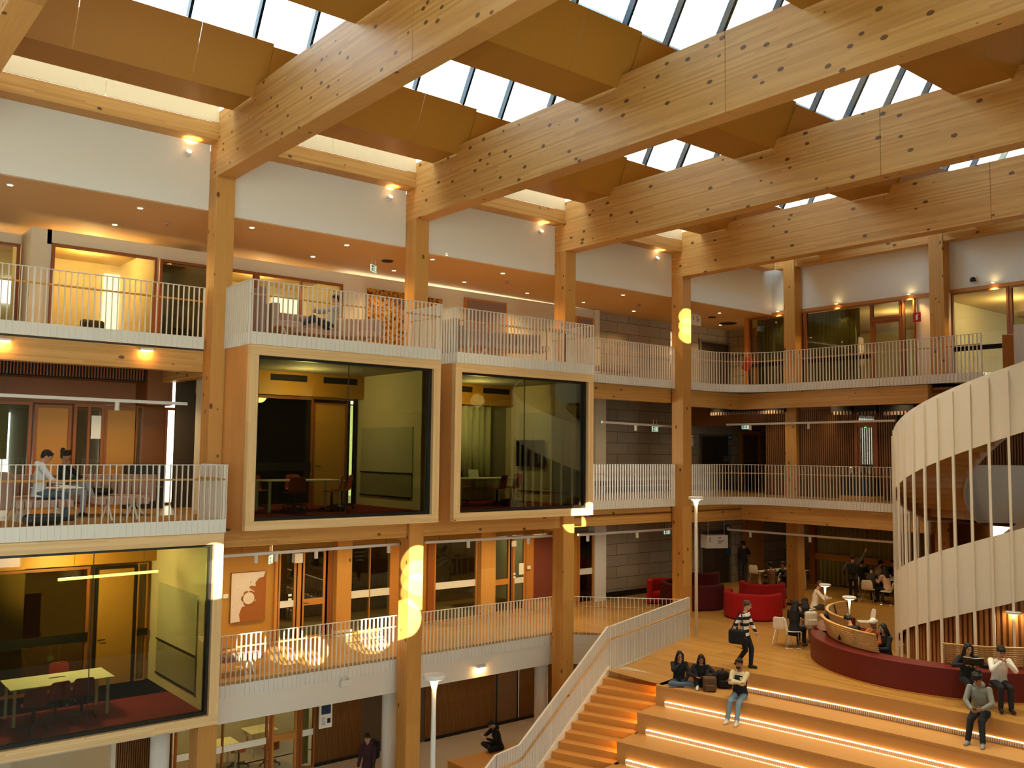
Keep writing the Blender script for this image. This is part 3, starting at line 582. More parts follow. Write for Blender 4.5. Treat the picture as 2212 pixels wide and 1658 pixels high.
door(W1(1062), W1(1098), L1, z1, 24.2, 'framelt', 'framelt', .03, glassm='podglass', rail='framelt', handle=False); post(1098, 1104, mat='frame'); door(W1(1105), W1(1131), L1, z1, 24.2, 'framelt', 'framelt', .03, glassm='podglass', rail='steel', handle=False)
post(1132, 1148); wallx('wall_first_right', W1(1146), W1(1203), L1, z1, 24.2, 'plyx'); wallx('wall_first_far', W1(1203), W1(1247), L1, z1, 24.2, 'plyx')
window(W1(1246), W1(1278), L1, z1, 24.2, 1, 'framelt', .05, rails=((4.93, 5.14, 'steel'),), glassm='glz')
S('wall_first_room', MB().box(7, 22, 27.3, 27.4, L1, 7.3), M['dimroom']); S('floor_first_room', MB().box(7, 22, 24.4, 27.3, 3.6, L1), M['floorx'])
S('wall_first_room_side', MB().box(21.5, 21.6, 24.32, 27.3, L1, 7.3), M['cream'])
# ---- concourse: curtain wall far right, corridor, battens
curtain('curtain', 'tall pale olive curtain behind the seated group on the first floor', (34.6, 22.0), (34.6, 17.0), L1+.05, 7.1, 'curtain', .06, .2)
S('wall_concourse_far', MB().box(36.5, 36.6, -9, 22.0, L1, 7.3), M['darkply']); S('trim_curtain_post', MB().box(34.4, 34.6, 22.0, 22.25, L1, 7.2), M['frame'])
S('trim_curtain_rail', MB().box(34.45, 34.5, 17.2, 22.0, L1+1.05, L1+1.3), M['framelt'])
S('wall_concourse_batten_post', MB().box(34.4, 34.7, 16.2, 17.0, L1, 7.3), M['frame'])
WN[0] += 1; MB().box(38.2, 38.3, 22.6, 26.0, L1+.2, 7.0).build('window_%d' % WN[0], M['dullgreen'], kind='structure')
WN[0] += 1; MB().box(36.3, 36.4, 14.6, 15.6, L1+.6, 7.0).build('window_%d' % WN[0], M['winwarm'], kind='structure')
# ---- ground floor walls, y = 25.05
G = lambda px, py=1600: at(px, py, Y=25.05).x
battens('wall_ground_batten', (G(680), 25.1), (G(782), 25.1), 0, 3, 40); S('baseboard_ground', MB().box(G(680), G(783), 25.02, 25.05, 0, .1).box(G(918), 24, 25.02, 25.05, 0, .1), M['black'])
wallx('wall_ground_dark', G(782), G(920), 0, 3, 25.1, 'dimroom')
battens('wall_ground_batten_right', (G(918), 25.1), (G(1070), 25.1), 0, 3, 60); door(G(1072), G(1116), 0, 2.75, 25.12, 'doordark', 'black', .03, handle=False); battens('wall_ground_batten_far', (G(1120), 25.1), (24, 25.1), 0, 3, 70)
S('wall_ground_header', MB().box(-3, 24, 25.1, 25.2, 2.75, 3.0), M['darkply'])
window(G(472)-1.2, G(577), 0, 2.75, 25.1, 2, 'frame', .05, rails=((.95, 1.12, 'steel'),)); door(G(586), G(640), 0, 2.7, 25.1, 'framelt', 'frame', .07, glassm='glz', rail='framelt', handle=False)
window(G(648), G(678), 0, 2.75, 25.1, 1, 'frame', .05, rails=((.95, 1.12, 'steel'),))
S('wall_ground_room', MB().box(-3, 16, 28.6, 28.7, 0, 3), M['cream']); S('floor_ground_room', MB().box(-3, 16, 26.5, 28.7, -.3, 0), M['conc']); S('ceiling_ground_room', MB().box(-3, 16, 26.5, 28.7, 2.95, 3), M['cream'])
S('wall_ground_left', MB().box(-3, at(90, 1640, Y=23).x, 26.0, 26.1, 0, 3), M['cream'])
battens('wall_ground_batten_left', (at(250, 1620, Y=22.6).x, 22.6), (at(372, 1620, Y=22.6).x, 22.6), 0, 2.95, 26)
S('trim_ground_post', MB().box(at(239, 1620, Y=22.6).x, at(249, 1620, Y=22.6).x, 22.55, 22.75, 0, 2.95), M['cream'])
curtain('curtain', 'olive curtain behind the narrow ground floor window', (G(649)+.05, 25.35), (G(678)-.02, 25.35), .05, 2.7, 'curtain', .03, .12)
# ================================================================ meeting pods
def pod(lab, x0, x1, z0, z1, y0=18.6, left_open=False):
    t = thing('meeting_pod', lab, 'meeting pod', ((x0+x1)/2, y0, z0), 0, 'projecting glazed meeting pods')
    b = .2
    MB().box(x0, x1, y0, y0+.16, z1-b-.02, z1).build('frame_rail', M['pod'], t, bevel=.006); MB().box(x0, x1, y0, y0+.16, z0, z0+b).build('frame_rail', M['pod'], t, bevel=.006)
    MB().box(x0, x0+b, y0+.002, y0+.16, z0+b, z1-b-.02).build('frame_post', M['podz'], t, bevel=.006); MB().box(x1-b, x1, y0+.002, y0+.16, z0+b, z1-b-.02).build('frame_post', M['podz'], t, bevel=.006)
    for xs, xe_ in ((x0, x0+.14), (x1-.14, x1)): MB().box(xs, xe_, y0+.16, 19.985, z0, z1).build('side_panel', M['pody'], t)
    MB().box(x0+.12, x1-.12, y0+.16, 20.4, z0+.003, z0+.2).build('floor_panel', M['pod'], t); MB().box(x0+.12, x1-.12, y0+.16, 20.4, z1-.2, z1-.02).build('roof_panel', M['pod'], t)
    a, c, e, f = x0+b, x1-b, z0+b, z1-b-.02; k = .055
    g = MB().box(a, a+k, y0+.1, y0+.22, e, f).box(c-k, c, y0+.1, y0+.22, e, f).box(a+k, c-k, y0+.1, y0+.22, f-k, f).box(a+k, c-k, y0+.1, y0+.22, e, e+k*1.2); g.build('glazing_frame', M['black'], t)
    mid = (x0+x1)/2
    for p, q in ((a+k, mid-.006), (mid+.006, c-k)): MB().box(p, q, y0+.17, y0+.185, e+k, f-k).build('glass_pane', M['podglass'], t)
    MB().box(mid-.006, mid+.006, y0+.165, y0+.19, e+k, f-k).build('glazing_seal', M['black'], t)
    return t
pod('large glazed meeting pod with pale timber frame, right of the first full column', 8.0, 12.93, 7.535, 11.495)
pod('smaller-looking glazed meeting pod with pale timber frame and a wall screen inside', 13.38, 18.18, 7.535, 11.475)
pod('lower left glazed meeting pod with red carpet and white table, cut by the photo edge', 2.6, 7.56, 3.67, 7.52)
# rooms inside the pods
def room(x0, x1, z0, z1, yb, tagname, doorx, wallmat='cream'):
    S('floor_'+tagname, MB().box(x0, x1, 18.78, yb, z0-.05, z0+.02), M['carpet'])
    S('ceiling_'+tagname, MB().box(x0, x1, 18.9, yb, z1-.06, z1), M['greyroom'])
    S('wall_left_'+tagname, MB().box(x0-.02, x0, 18.86, yb, z0, z1), M[wallmat]); S('wall_right_'+tagname, MB().box(x1, x1+.02, 18.86, yb, z0, z1), M[wallmat])
    S('wall_bulkhead_'+tagname, MB().box(x0, x1, yb-.35, yb, z1-.66, z1-.03), M['ply'])
    v = thing('ceiling_vent', 'row of dark slot vents in the bulkhead of the '+tagname.replace('_', ' '), 'vent', ((x0+x1)/2, yb-.35, z1-.3))
    n = 3; w = (x1-x0)/n
    for i in range(n): MB().box(x0+i*w+.25, x0+i*w+1.25, yb-.36, yb-.34, z1-.3, z1-.14).build('vent_slot', M['slot'], v)
room(8.14, 12.55, 7.8, 11.3, 22.0, 'large_pod_room', 0); room(13.52, 17.75, 7.8, 11.3, 22.0, 'small_pod_room', 0); room(2.74, 7.3, 3.9, 7.32, 22.25, 'left_pod_room', 0)
# back walls of the rooms
px = lambda p, y, q=950: at(p, q, Y=y).x
window(8.14, px(672, 22.0), 7.82, 10.62, 22.0, 1, 'frame', .06, glassm='podglass'); door(px(677, 22.0), px(742, 22.0), 7.82, 10.45, 22.0, 'plyx', 'frame', .05, hx=.05); window(px(747, 22.0), px(764, 22.0), 7.82, 10.5, 22.0, 1, 'black', .03, glassm='podglass')
S('wall_large_pod_head', MB().box(8.14, 12.55, 21.98, 22.1, 10.6, 11.3), M['ply']); S('wall_large_pod_decal', MB().box(8.16, px(668, 22), 21.88, 21.9, 8.72, 8.93), M['black'])
S('wall_left_pod_back', MB().box(2.74, px(52, 22.25, 1300), 22.25, 22.35, 3.9, 6.7).box(2.74, 7.3, 22.25, 22.35, 6.62, 7.3), M['plyx'])
window(2.9, px(190, 22.25, 1300), 3.92, 6.6, 22.25, 1, 'frame', .06, glassm='glz'); S('trim_left_pod_decal', MB().box(2.95, px(185, 22.25, 1380), 22.12, 22.14, 4.95, 5.15), M['black'])
door(px(206, 22.25, 1350), px(284, 22.25, 1350), 3.92, 6.5, 22.25, 'plyx', 'black', .05, hx=-.05+.1); window(px(291, 22.25, 1350), px(313, 22.25, 1350), 3.92, 6.6, 22.25, 1, 'framelt', .03, glassm='glz'); S('trim_left_pod_lock', MB().box(px(291, 22.25, 1380), px(313, 22.25, 1380), 22.1, 22.14, 4.95, 5.1), M['black'])
S('wall_left_pod_corridor', MB().box(0, 7.2, 23.9, 24.0, 3.9, 7.3), M['plyx'])
S('wall_small_pod_back', MB().box(13.52, 17.75, 22.0, 22.1, 7.8, 11.3), M['greyroom'])
curtain('curtain', 'grey green curtain inside the smaller upper pod', (13.6, 21.75), (16.9, 21.75), 7.85, 10.6, 'greycurt', .07, .22)
S('wall_large_pod_blocker', MB().box(8.0, 12.9, 23.0, 23.1, 7.8, 11.3), M['dimroom']); S('wall_large_pod_gap', MB().box(px(765, 22.0), 12.55, 21.98, 22.1, 7.8, 11.3), M['dimroom'])  # added dark wall hiding the bright space behind the pod's back window
# boards on the side walls
def board(lab, x, y0, y1, z0, z1, mat='greyboard', nm='whiteboard'):
    t = thing(nm, lab, 'board', (x, (y0+y1)/2, z0)); MB().box(x-.03, x, y0, y1, z0, z1).build('panel', M[mat], t); MB().box(x-.05, x-.03, y0, y1, z0-.02, z0+.015).build('tray', M['black'], t); return t
board('pale whiteboard on the side wall of the large upper pod', 12.55, 19.2, 21.7, 8.7, 9.86); board('pinboard under the whiteboard in the large upper pod', 12.55, 19.2, 21.7, 8.1, 8.66, 'pin', 'pinboard')
board('pale whiteboard on the side wall of the small upper pod', 17.75, 19.1, 21.3, 8.12, 10.43); board('pale whiteboard on the side wall of the left pod', 7.3, 19.2, 21.6, 4.95, 6.2); board('pinboard low on the side wall of the left pod', 7.3, 19.2, 21.6, 4.2, 4.9, 'pin', 'pinboard')
t = thing('wall_screen', 'black flat screen on the side wall of the small upper pod', 'screen', (17.6, 20.8, 8.85)); MB().box(17.57, 17.64, 20.05, 21.3, 8.85, 9.62).build('screen_panel', M['tv'], t, bevel=.01); MB().box(17.64, 17.75, 20.5, 20.9, 9.0, 9.4).build('wall_bracket', M['black'], t)
# ================================================================ railings
def railing(label, path, z0, side=1, h=1.39, group='white balustrades', hand=True, step=.117, closed_end=True, zs=None, toe=.27, big=15, handz=1.09, name='balustrade'):
    """path: plan polyline; zs: base heights along it (sloping runs)"""
    P3 = [Vector((p[0], p[1], zs[i] if zs else z0)) for i, p in enumerate(path)]
    t = thing(name, label, 'balustrade', P3[0], 0, group)
    inv = Matrix.Translation(-P3[0])
    seg = []; tot = 0
    for a, b in zip(P3, P3[1:]): l = (b.xy-a.xy).length; seg.append((a, b, tot, l)); tot += l
    n = max(1, round(tot/step)); hs = {}
    if n > 99: n = 99
    loc = lambda v: v-P3[0]
    m = MB(); m.strip([(p.x-P3[0].x, p.y-P3[0].y) for p in P3], [p.z-P3[0].z for p in P3], [p.z-P3[0].z+toe for p in P3], .012); o = lpart('toe_board', m, M['steel'], t)
    m = MB()
    for a, b, _, l in seg: m.bar(loc(a)+Vector((0, 0, h)), loc(b)+Vector((0, 0, h)), .055, .014)
    lpart('top_rail', m, M['steel'], t)
    nr = []
    if hand:
        pts = []
        for i, p in enumerate(P3):
            d = (P3[min(i+1, len(P3)-1)].xy-P3[max(i-1, 0)].xy).normalized(); q = Vector((-d.y, d.x, 0))*.075*side; pts.append(loc(p)+q+Vector((0, 0, handz)))
        lpart('handrail', MB().tube(pts, .021, 10), M['tx'], t, smooth=True)
    for i in range(n+1):
        s = tot*i/n
        for a, b, s0, l in seg:
            if s <= s0+l+1e-6: break
        u = (s-s0)/l if l else 0; p = a.lerp(b, min(max(u, 0), 1)); d = (b.xy-a.xy).normalized()
        bigp = (i % big == 0) or i == n
        key = bigp
        if key not in hs:
            w = .03 if bigp else .013; mb = MB().box(-w/2, w/2, -.024, .03, .0, h); me_o = mb.build('post' if bigp else 'baluster', M['steel']); hs[key] = me_o.data; bpy.data.objects.remove(me_o)
        o = bpy.data.objects.new('post' if bigp else 'baluster', hs[key]); C.objects.link(o); o.parent = t; o.location = loc(p); o.rotation_euler = (0, 0, math.atan2(d.y, d.x))
        if bigp and hand and i < n and i > 0:
            q = Vector((-d.y, d.x, 0))*side; k = MB().bar(loc(p)+Vector((0, 0, handz-.06)), loc(p)+q*.07+Vector((0, 0, handz-.03)), .012, .012); lpart('handrail_bracket', k, M['steel'], t)
    return t
railing('white balustrade of the top gallery left of the first full column', [(-1.1, 20.36), (7.62, 20.36)], 11.49, 1)
railing('white balustrade on the roof edge of the large upper pod, below the reading person', [(8.0, 20.0), (8.0, 18.61), (12.94, 18.61), (12.94, 20.0)], 11.5, 1)
railing('white balustrade on the roof edge of the small upper pod', [(13.41, 20.0), (13.41, 18.61), (18.18, 18.61), (18.18, 20.36)], 11.48, 1)
railing('white balustrade of the top gallery right of the small pod', [(18.2, 20.36), (23.66, 20.36)], 11.45, 1)
railing('curved white balustrade of the top back gallery, ending at the spiral stair', [(24.14, 20.36)]+[(x, y-.06) for x, y in arc]+[(27.26, 11.9)], 11.46, 1)
railing('white balustrade of the second floor lounge, in front of the two seated people', [(2.7, 18.61), (7.58, 18.61), (7.58, 20.0)], 7.535, 1)
railing('white balustrade of the middle gallery right of the small pod', [(18.3, 20.36), (23.66, 20.36)], 7.53, 1)
railing('curved white balustrade of the middle back gallery, ending behind the spiral stair rods', [(24.14, 20.36)]+[(x, y-.06) for x, y in arc]+[(27.26, 13.0)], 7.53, 1)
railing('white balustrade of the first floor walkway in front of the painting', [(7.4, 20.76), (13.3, 20.76)], 3.585, 1); railing('white balustrade of the first floor walkway between the two lower columns', [(13.42, 20.76), (18.75, 20.76)], 3.585, 1)
railing('white balustrade running diagonally from the walkway to the tall lamp post', [(18.85, 20.72), (21.5, 18.05)], 3.585, 1)
# ================================================================ tiers, stair and ramp
SD = Vector((-.297, -.079)); LK = Vector((18.09, 17.87)); NE = Vector((.5, -1.45)).normalized()
def nose(k): return LK+SD*k
st = thing('timber_stair', 'timber stair with lit risers going down beside the wide seating tiers', 'stairs', (18.09, 17.87, 0))
for k in range(1, 22):
    p = nose(k-1); z = 3.44-.16*k
    if z < .1: break
    a = p; b = p+NE*1.75; c = b+SD*1.12; d = a+SD*1.12
    MB().prism([tuple(a-SD*.1), tuple(b-SD*.1), tuple(c), tuple(d)], max(0, z-.9), z).build('step', M['tread'], st, bevel=.006)
q = SD.normalized(); sidev = Vector((q.y, -q.x)); sidev = -sidev if sidev.dot(NE) > 0 else sidev
pts = [nose(-.2)+sidev*.03, nose(20)+sidev*.03]
m = MB(); m.strip([tuple(pts[0]), tuple(pts[1])], [2.9, -.15], [3.44+.1, 3.44-.16*20+.1], .05); m.build('stringer', M['fascia'], st)
pl = [(21.42, 16.0), (21.42, 17.95), (18.09, 17.95), tuple(LK), tuple(LK+NE*1.7), (18.82, 16.0)]
zr_ = lambda x: 3.44 if x < 18.7 else min(3.92, 3.44+(x-18.7)*.48/2.6)
rm = MB(); rows = []
for x in (18.0, 18.7, 21.3, 21.45): rows.append(((x, 18.0, zr_(x)), (x, 15.9, zr_(x)), (x, 15.9, zr_(x)-.5), (x, 18.0, zr_(x)-.5)))
vs = [v for r_ in rows for v in r_]; fs = []
for i in range(3): fs += [(i*4+k, i*4+4+k, i*4+4+(k+1) % 4, i*4+(k+1) % 4) for k in range(4)]
rm.add(vs, fs); rm.prism([(18.12, 17.95), tuple(LK), tuple(LK+NE*1.7), (18.9, 16.0), (18.9, 17.95)], 2.9, 3.441); S('floor_landing', rm, M['floor'])
m = MB()
for i in range(5):
    for j in range(26):
        c = LK+NE*(.12+j*.055)-SD.normalized()*(.3+i*.06); m.lathe([(.016, 3.441), (.012, 3.447)], (c.x, c.y, 0), 6)
o = m.build('tactile_strip', M['steel']); tag(o, 'strip of small raised tactile dots at the head of the timber stair', 'tactile strip', kind='stuff')
yv = [Y_END-i*.5 for i in range(42)]
tl = ('topmost seating tier, where people sit against the riser', 'second seating tier from the top, with the feet of the man in jeans', 'third seating tier from the top', 'fourth seating tier from the top', 'fifth seating tier from the top, below the photo edge', 'lowest seating tier, hidden below the photo edge')
for k in range(1, 7):
    z = 3.92-.48*k; d0, d1 = .92*(k-1)-.1, .92*k
    Pa = [off(y, d0) for y in yv]; Pb = [off(y, d1) for y in yv]
    t = thing('seating_tier', tl[k-1], 'seating tier', (Pb[0][0], Pb[0][1], z), 0, 'curved timber seating tiers')
    MB().prism(Pb+Pa[::-1], z-.05, z).build('seat_top', M['tier'], t); MB().prism([off(y, d1-.02) for y in yv]+Pa[::-1], z-.5, z-.05).build('riser', M['tier'], t)
    # lit grille at the foot of the riser above
    ystart = 14.35 if k == 1 else Y_END-.28
    d = .92*(k-1)
    path = [off(ystart-i*.4, d+.004) for i in range(int((ystart+3.5)/.4))]
    led = thing('light_grille', ('glowing white slatted light grille along the foot of the concourse edge', 'glowing slatted light grille behind the shoes of the man in jeans', 'third glowing slatted light grille from the top', 'lowest visible glowing slatted light grille', 'glowing light grille below the photo edge', 'lowest light grille out of sight')[k-1], 'light grille', (path[0][0], path[0][1], z), 0, 'light grilles under the seating tiers')
    nn = [off(ystart-i*.4, d+.02) for i in range(len(path))]
    MB().strip(nn, z+.112, z+.13, .04).build('top_lip', M['led'], led)
    MB().strip([off(ystart-i*.4, d+.004) for i in range(len(path))], z+.004, z+.02, .012).build('led_line', M['led'], led)
    fm = MB(); L = int((ystart+1 if k < 3 else ystart-2)/.048)
    for i in range(L):
        y = ystart-i*.046; p = Vector(off(y, d+.03)); a = math.atan2(dxe(y), -1)
        fm.cbox((p.x, p.y, z+.066), (.03, .017, .092), math.atan2(dxe(y), -1))
    fm.build('fin_row', M['steel'], led)
    # amber step light in the end of the tier, shining on the stair
    if k < 4:
        p0, p1 = Vector(Pb[0]), Vector(off(Y_END, d1-.5)); v = (p1-p0); w = Vector((-v.y, v.x)).normalized(); w = w if w.y > 0 else -w
        a = p0+v*.1+w*.004; b = p0+v*.8+w*.004
        mb = MB().strip([tuple(a), tuple(b)], z-.2, z-.13, .012); o = mb.build('step_light', M['ledy']); tag(o, ('amber step light in the end of the topmost seating tier', 'amber step light in the end of the second seating tier', 'amber step light in the end of the third seating tier')[k-1], 'step light', 'amber step lights')
# stair balustrade: landing part and flight part
zz = lambda k: 3.44-.16*k-.06
sp = [(21.45, 17.92), (18.15, 17.9)]; railing('white balustrade beside the ramp, from the tall lamp post to the stair head', sp, 3.4, 1, zs=[3.86, 3.38], h=1.2, step=.062, toe=.05, handz=.88, big=30)
f0 = nose(-.1)+sidev*.06; f1 = nose(13.3)+sidev*.06
railing('sloping white balustrade of the timber stair with a warm lit handrail', [tuple(f0), tuple(f1)], 3.4, 1, zs=[3.38, 3.44-.16*13.3-.06], h=1.2, step=.1, toe=.08, handz=.88, big=14)
f2 = f1+SD*3.0; railing('short level balustrade at the half landing of the timber stair', [tuple(f1), tuple(f2)], 1.2, 1, zs=[3.44-.16*13.3-.06]*2, h=1.2, step=.1, toe=.08, handz=.88, big=14)
f3 = f2+SD*8; railing('lower sloping balustrade of the timber stair at the bottom of the photo', [tuple(f2), tuple(f3)], 1.2, 1, zs=[3.44-.16*13.3-.06, 3.44-.16*13.3-.06-.16*8], h=1.2, step=.1, toe=.08, handz=.88, big=14)
# ================================================================ lamp posts
def lamp_post(lab, x, y, z, h, r=.215, group='white disc lamp posts'):
    t = thing('lamp_post', lab, 'lamp post', (x, y, z), 0, group)
    lpart('pole', MB().lathe([(.05, 0), (.05, h-1.2), (.043, h-.5), (.05, h-.2), (.085, h-.02)], n=16), M['steel'], t, smooth=True)
    lpart('lamp_disc', MB().lathe([(r*.9, h), (r, h+.01), (r, h+.07), (r*.93, h+.085)], n=28), M['steel'], t)
    lpart('light_ring', MB().lathe([(.075, h-.035), (.15, h-.004)], n=20), M['lampw'], t)
    return t
pL = at(1501.5, 1371, Z=L1); lamp_post('tall white disc lamp post beside the end of the ramp balustrade', 21.72, 17.86, L1, 4.0)
lamp_post('white disc lamp post before the first floor walkway, cut by the bottom edge', 10.41, 15.03, 0, 4.85)
def small_lamp(lab, x, y, z, h, r=.17):
    t = thing('table_lamp', lab, 'lamp', (x, y, z), 0, 'disc lamps on the curved bench')
    lpart('pole', MB().lathe([(.022, 0), (.022, h-.25), (.035, h)], n=12), M['steel'], t, smooth=True)
    lpart('lamp_disc', MB().lathe([(r*.95, h), (r, h+.01), (r, h+.045), (r*.93, h+.055)], n=24), M['steel'], t)
    lpart('light_ring', MB().lathe([(.04, h-.03), (r*.85, h-.004)], n=20), M['lampw'], t)
    return t
# ================================================================ spiral stair
SC = Vector((26.0, 10.54)); SR = 3.0
def pol(r, a, z=0): t = math.radians(a); return Vector((SC.x+r*math.cos(t), SC.y+r*math.sin(t), z))
ss = thing('spiral_stair', 'white spiral stair hung on thin upright rods, cut by the right edge', 'spiral stair', (26.0, 10.54, L1))
def hel(a):                                     # walking height at an angle that keeps counting up
    if a < 279: return L1+(a-72)/207*(L2-L1)
    if a < 432: return L2
    if a < 639: return L2+(a-432)/207*(L3-L2)
    return L3
def sweep(a0, a1, r, lo, hi, th, step=4):
    n = max(2, int((a1-a0)/step)); aa = [a0+(a1-a0)*i/n for i in range(n+1)]
    return MB().strip([tuple(pol(r, a)[:2]) for a in aa], [hel(a)+lo for a in aa], [hel(a)+hi for a in aa], th)
for a0, a1, nm in ((66, 285, 'lower'), (360, 645, 'upper'), (645, 747, 'landing')):
    sweep(a0, a1, SR, -.47, 1.2, .03).build('outer_balustrade', M['spiral'], ss, smooth=False); sweep(a0, a1, SR-.04, -.42, 1.18, .03).build('balustrade_lining', M['lining'], ss)
sweep(285, 320, SR, -.47, 1.2, .03).build('outer_balustrade', M['spiral'], ss)
for a0, a1 in ((80, 279), (279, 432), (432, 639), (639, 740)):
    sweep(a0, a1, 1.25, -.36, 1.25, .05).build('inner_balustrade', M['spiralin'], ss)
def wedge(a0, a1, z0, z1, r0=1.27, r1=2.95, n=2):
    aa = [a0+(a1-a0)*i/n for i in range(n+1)]
    return [tuple(pol(r1, a)[:2]) for a in aa]+[tuple(pol(r0, a)[:2]) for a in aa[::-1]]
for f0, zb in ((72, L1), (432, L2)):
    for i in range(23):
        a = f0+i*9; z = zb+(i+1)*(3.9/24); MB().prism(wedge(a, a+9.6, 0, 0), z-.2, z).build('tread', M['tread'], ss)
MB().prism(wedge(279, 432, 0, 0, n=20), L2-.3, L2).build('landing', M['floor'], ss); MB().prism(wedge(639, 745, 0, 0, n=20), L3-.3, L3).build('landing', M['floor'], ss)
for i in range(27):
    a = 71.6+i*8; p = pol(SR+.035, a); zt = hel(a+360)+1.12
    R = Matrix.Rotation(math.radians(a), 3, 'Z'); MB().cbox((p.x, p.y, (L1+zt)/2), (.05, .06, zt-L1), M=R).build('rod', M['spiral'], ss)
nb = 62; m = MB()
for i in range(nb):
    a = 112+i*2.6; p = pol(2.8, a); zt = hel(a)-.45
    if zt > L1+.1: m.cbox((p.x, p.y, (L1+zt)/2), (.04, .07, zt-L1), M=Matrix.Rotation(math.radians(a), 3, 'Z'))
m.build('batten_skirt', M['skirtbatten'], ss); aa = [100+i*5 for i in range(36)]
MB().strip([tuple(pol(2.76, a)[:2]) for a in aa], L1, [max(L1+.02, hel(a)-.45) for a in aa], .02).build('skirt_backing', M['darkply'], ss)
# ================================================================ curved bench with slatted backs
BC = Vector((24.0, 11.3))
def bp(r, a): t = math.radians(a); return (BC.x+r*math.cos(t), BC.y+r*math.sin(t))
def arcp(r, a0, a1, n=24): return [bp(r, a0+(a1-a0)*i/n) for i in range(n+1)]
bt = thing('curved_bench', 'long curved brick red bench wall behind the seating tiers', 'bench', (22.2, 14.2, L1))
MB().prism(arcp(3.55, 119.5, 245, 50)+arcp(3.0, 119.5, 245, 50)[::-1], L1+.02, L1+.66).build('bench_wall', M['banq'], bt, bevel=.02)
MB().prism(arcp(3.0, 119.5, 245, 50)+arcp(2.45, 119.5, 245, 50)[::-1], L1+.1, L1+.42).build('seat', M['banq'], bt, bevel=.02)
MB().prism(arcp(3.57, 119.5, 245, 50)+arcp(3.53, 119.5, 245, 50)[::-1], L1, L1+.03).build('plinth', M['tread'], bt)
def slatback(lab, c, r0, r1, a0, a1, z0, z1, n, names='slatted_back'):
    t = thing('slatted_back', lab, 'backrest', (c[0]+r0*math.cos(math.radians(a0)), c[1]+r0*math.sin(math.radians(a0)), z0), 0, 'slatted timber backrests')
    m = MB(); h = (z1-z0)/n
    P = lambda r, a: (c[0]+r*math.cos(math.radians(a)), c[1]+r*math.sin(math.radians(a)))
    for i in range(n):
        r = r0+(r1-r0)*i/n; q = [a0+(a1-a0)*j/24 for j in range(25)]
        m.prism([P(r+.02, a) for a in q]+[P(r-.02, a) for a in q][::-1], z0+i*h+h*.42, z0+(i+1)*h)
    m.build('slat_row', M['slatoak'], t)
    q = [a0+(a1-a0)*j/24 for j in range(25)]; MB().prism([P(r1+.05, a) for a in q]+[P(r1-.03, a) for a in q][::-1], z1, z1+.025).build('top_cap', M['slatoak'], t)
    for j in range(5):
        a = a0+(a1-a0)*(j+.1)/4.2; b = P(r0-.05, a); d = P(r1-.05, a); MB().bar((b[0], b[1], z0-.0), (d[0], d[1], z1), .03, .03).build('upright', M['black'], t)
    return t
slatback('slatted oak backrest on the red bench, before the person in the dark jacket', BC, 3.12, 3.24, 122, 173, L1+.66, L1+1.1, 9)
slatback('slatted oak backrest on the red bench at the right photo edge', BC, 2.98, 3.08, 200, 244, L1+.66, L1+1.1, 9)
B2 = (24.6, 12.25)
b2 = thing('inner_bench', 'smaller curved red bench behind the first slatted backrest', 'bench', (23.5, 14.3, L1))
q_ = [82+78*j/24 for j in range(25)]; P2 = lambda r, a: (B2[0]+r*math.cos(math.radians(a)), B2[1]+r*math.sin(math.radians(a)))
MB().prism([P2(2.95, a) for a in q_]+[P2(2.4, a) for a in q_][::-1], L1+.02, L1+.66).build('bench_wall', M['banq'], b2, bevel=.02); MB().prism([P2(2.4, a) for a in q_]+[P2(1.9, a) for a in q_][::-1], L1+.05, L1+.42).build('seat', M['banq'], b2, bevel=.02)
slatback('S-shaped slatted oak backrest with its lit cap, on the inner red bench', B2, 2.5, 2.62, 84, 158, L1+.66, L1+1.1, 9)
for (px_, py_, zb, h, lab) in ((1783, 1325, L1+.66, .82, 'disc lamp beside the person in the white sweater'), (1836, 1384, L1+.66, 1.06, 'disc lamp in front of the man in the dark jacket'), (2192, 1418, L1+.66, 1.0, 'disc lamp at the right edge beside the person in white')):
    p = at(px_, py_, Z=zb); small_lamp(lab, p.x, p.y, zb, h)
# ================================================================ red sofas of the concourse
def tub(name, lab, c, r, a0, a1, z, hs, hb, w, mat, group=None):
    """a curved sofa: seat ring and a taller back ring"""
    t = thing(name, lab, 'sofa', (c[0], c[1], z), 0, group)
    P = lambda r_, a: (c[0]+r_*math.cos(math.radians(a)), c[1]+r_*math.sin(math.radians(a))); q = [a0+(a1-a0)*j/20 for j in range(21)]
    MB().prism([P(r-.2, a) for a in q]+([(c[0], c[1])] if r-w < .05 else [P(r-w, a) for a in q][::-1]), z+.02, z+hs).build('seat', M[mat], t, bevel=.05, bseg=3)
    MB().prism([P(r, a) for a in q]+[P(r-.2, a) for a in q][::-1], z+.02, z+hb).build('backrest', M[mat], t, bevel=.06, bseg=3)
    return t
p = at(1597, 1340, Z=L1); tub('tub_sofa', 'bright red curved tub sofa nearest the striped walker', (p.x+.95, p.y+.15), .95, 95, 300, L1, .42, .85, .95, 'redvel', 'red curved sofas')
p = at(1545, 1320, Z=L1); tub('tub_sofa', 'dark maroon curved sofa behind the bright red one', (p.x+.3, p.y+1.2), 1.15, 60, 290, L1, .42, .85, 1.1, 'maroon', 'red curved sofas')
p = at(1630, 1318, Z=L1); tub('tub_sofa', 'dark red rounded sofa to the right behind the bright red one', (p.x+1.0, p.y+.4), .8, 100, 330, L1, .42, .85, .8, 'redvel', 'red curved sofas')
p = at(1428, 1311, Z=L1); tub('tub_sofa', 'red round tub chair left of the lamp post column', (p.x+.75, p.y+.3), .78, -60, 150, L1, .42, .85, .78, 'redvel', 'red curved sofas')
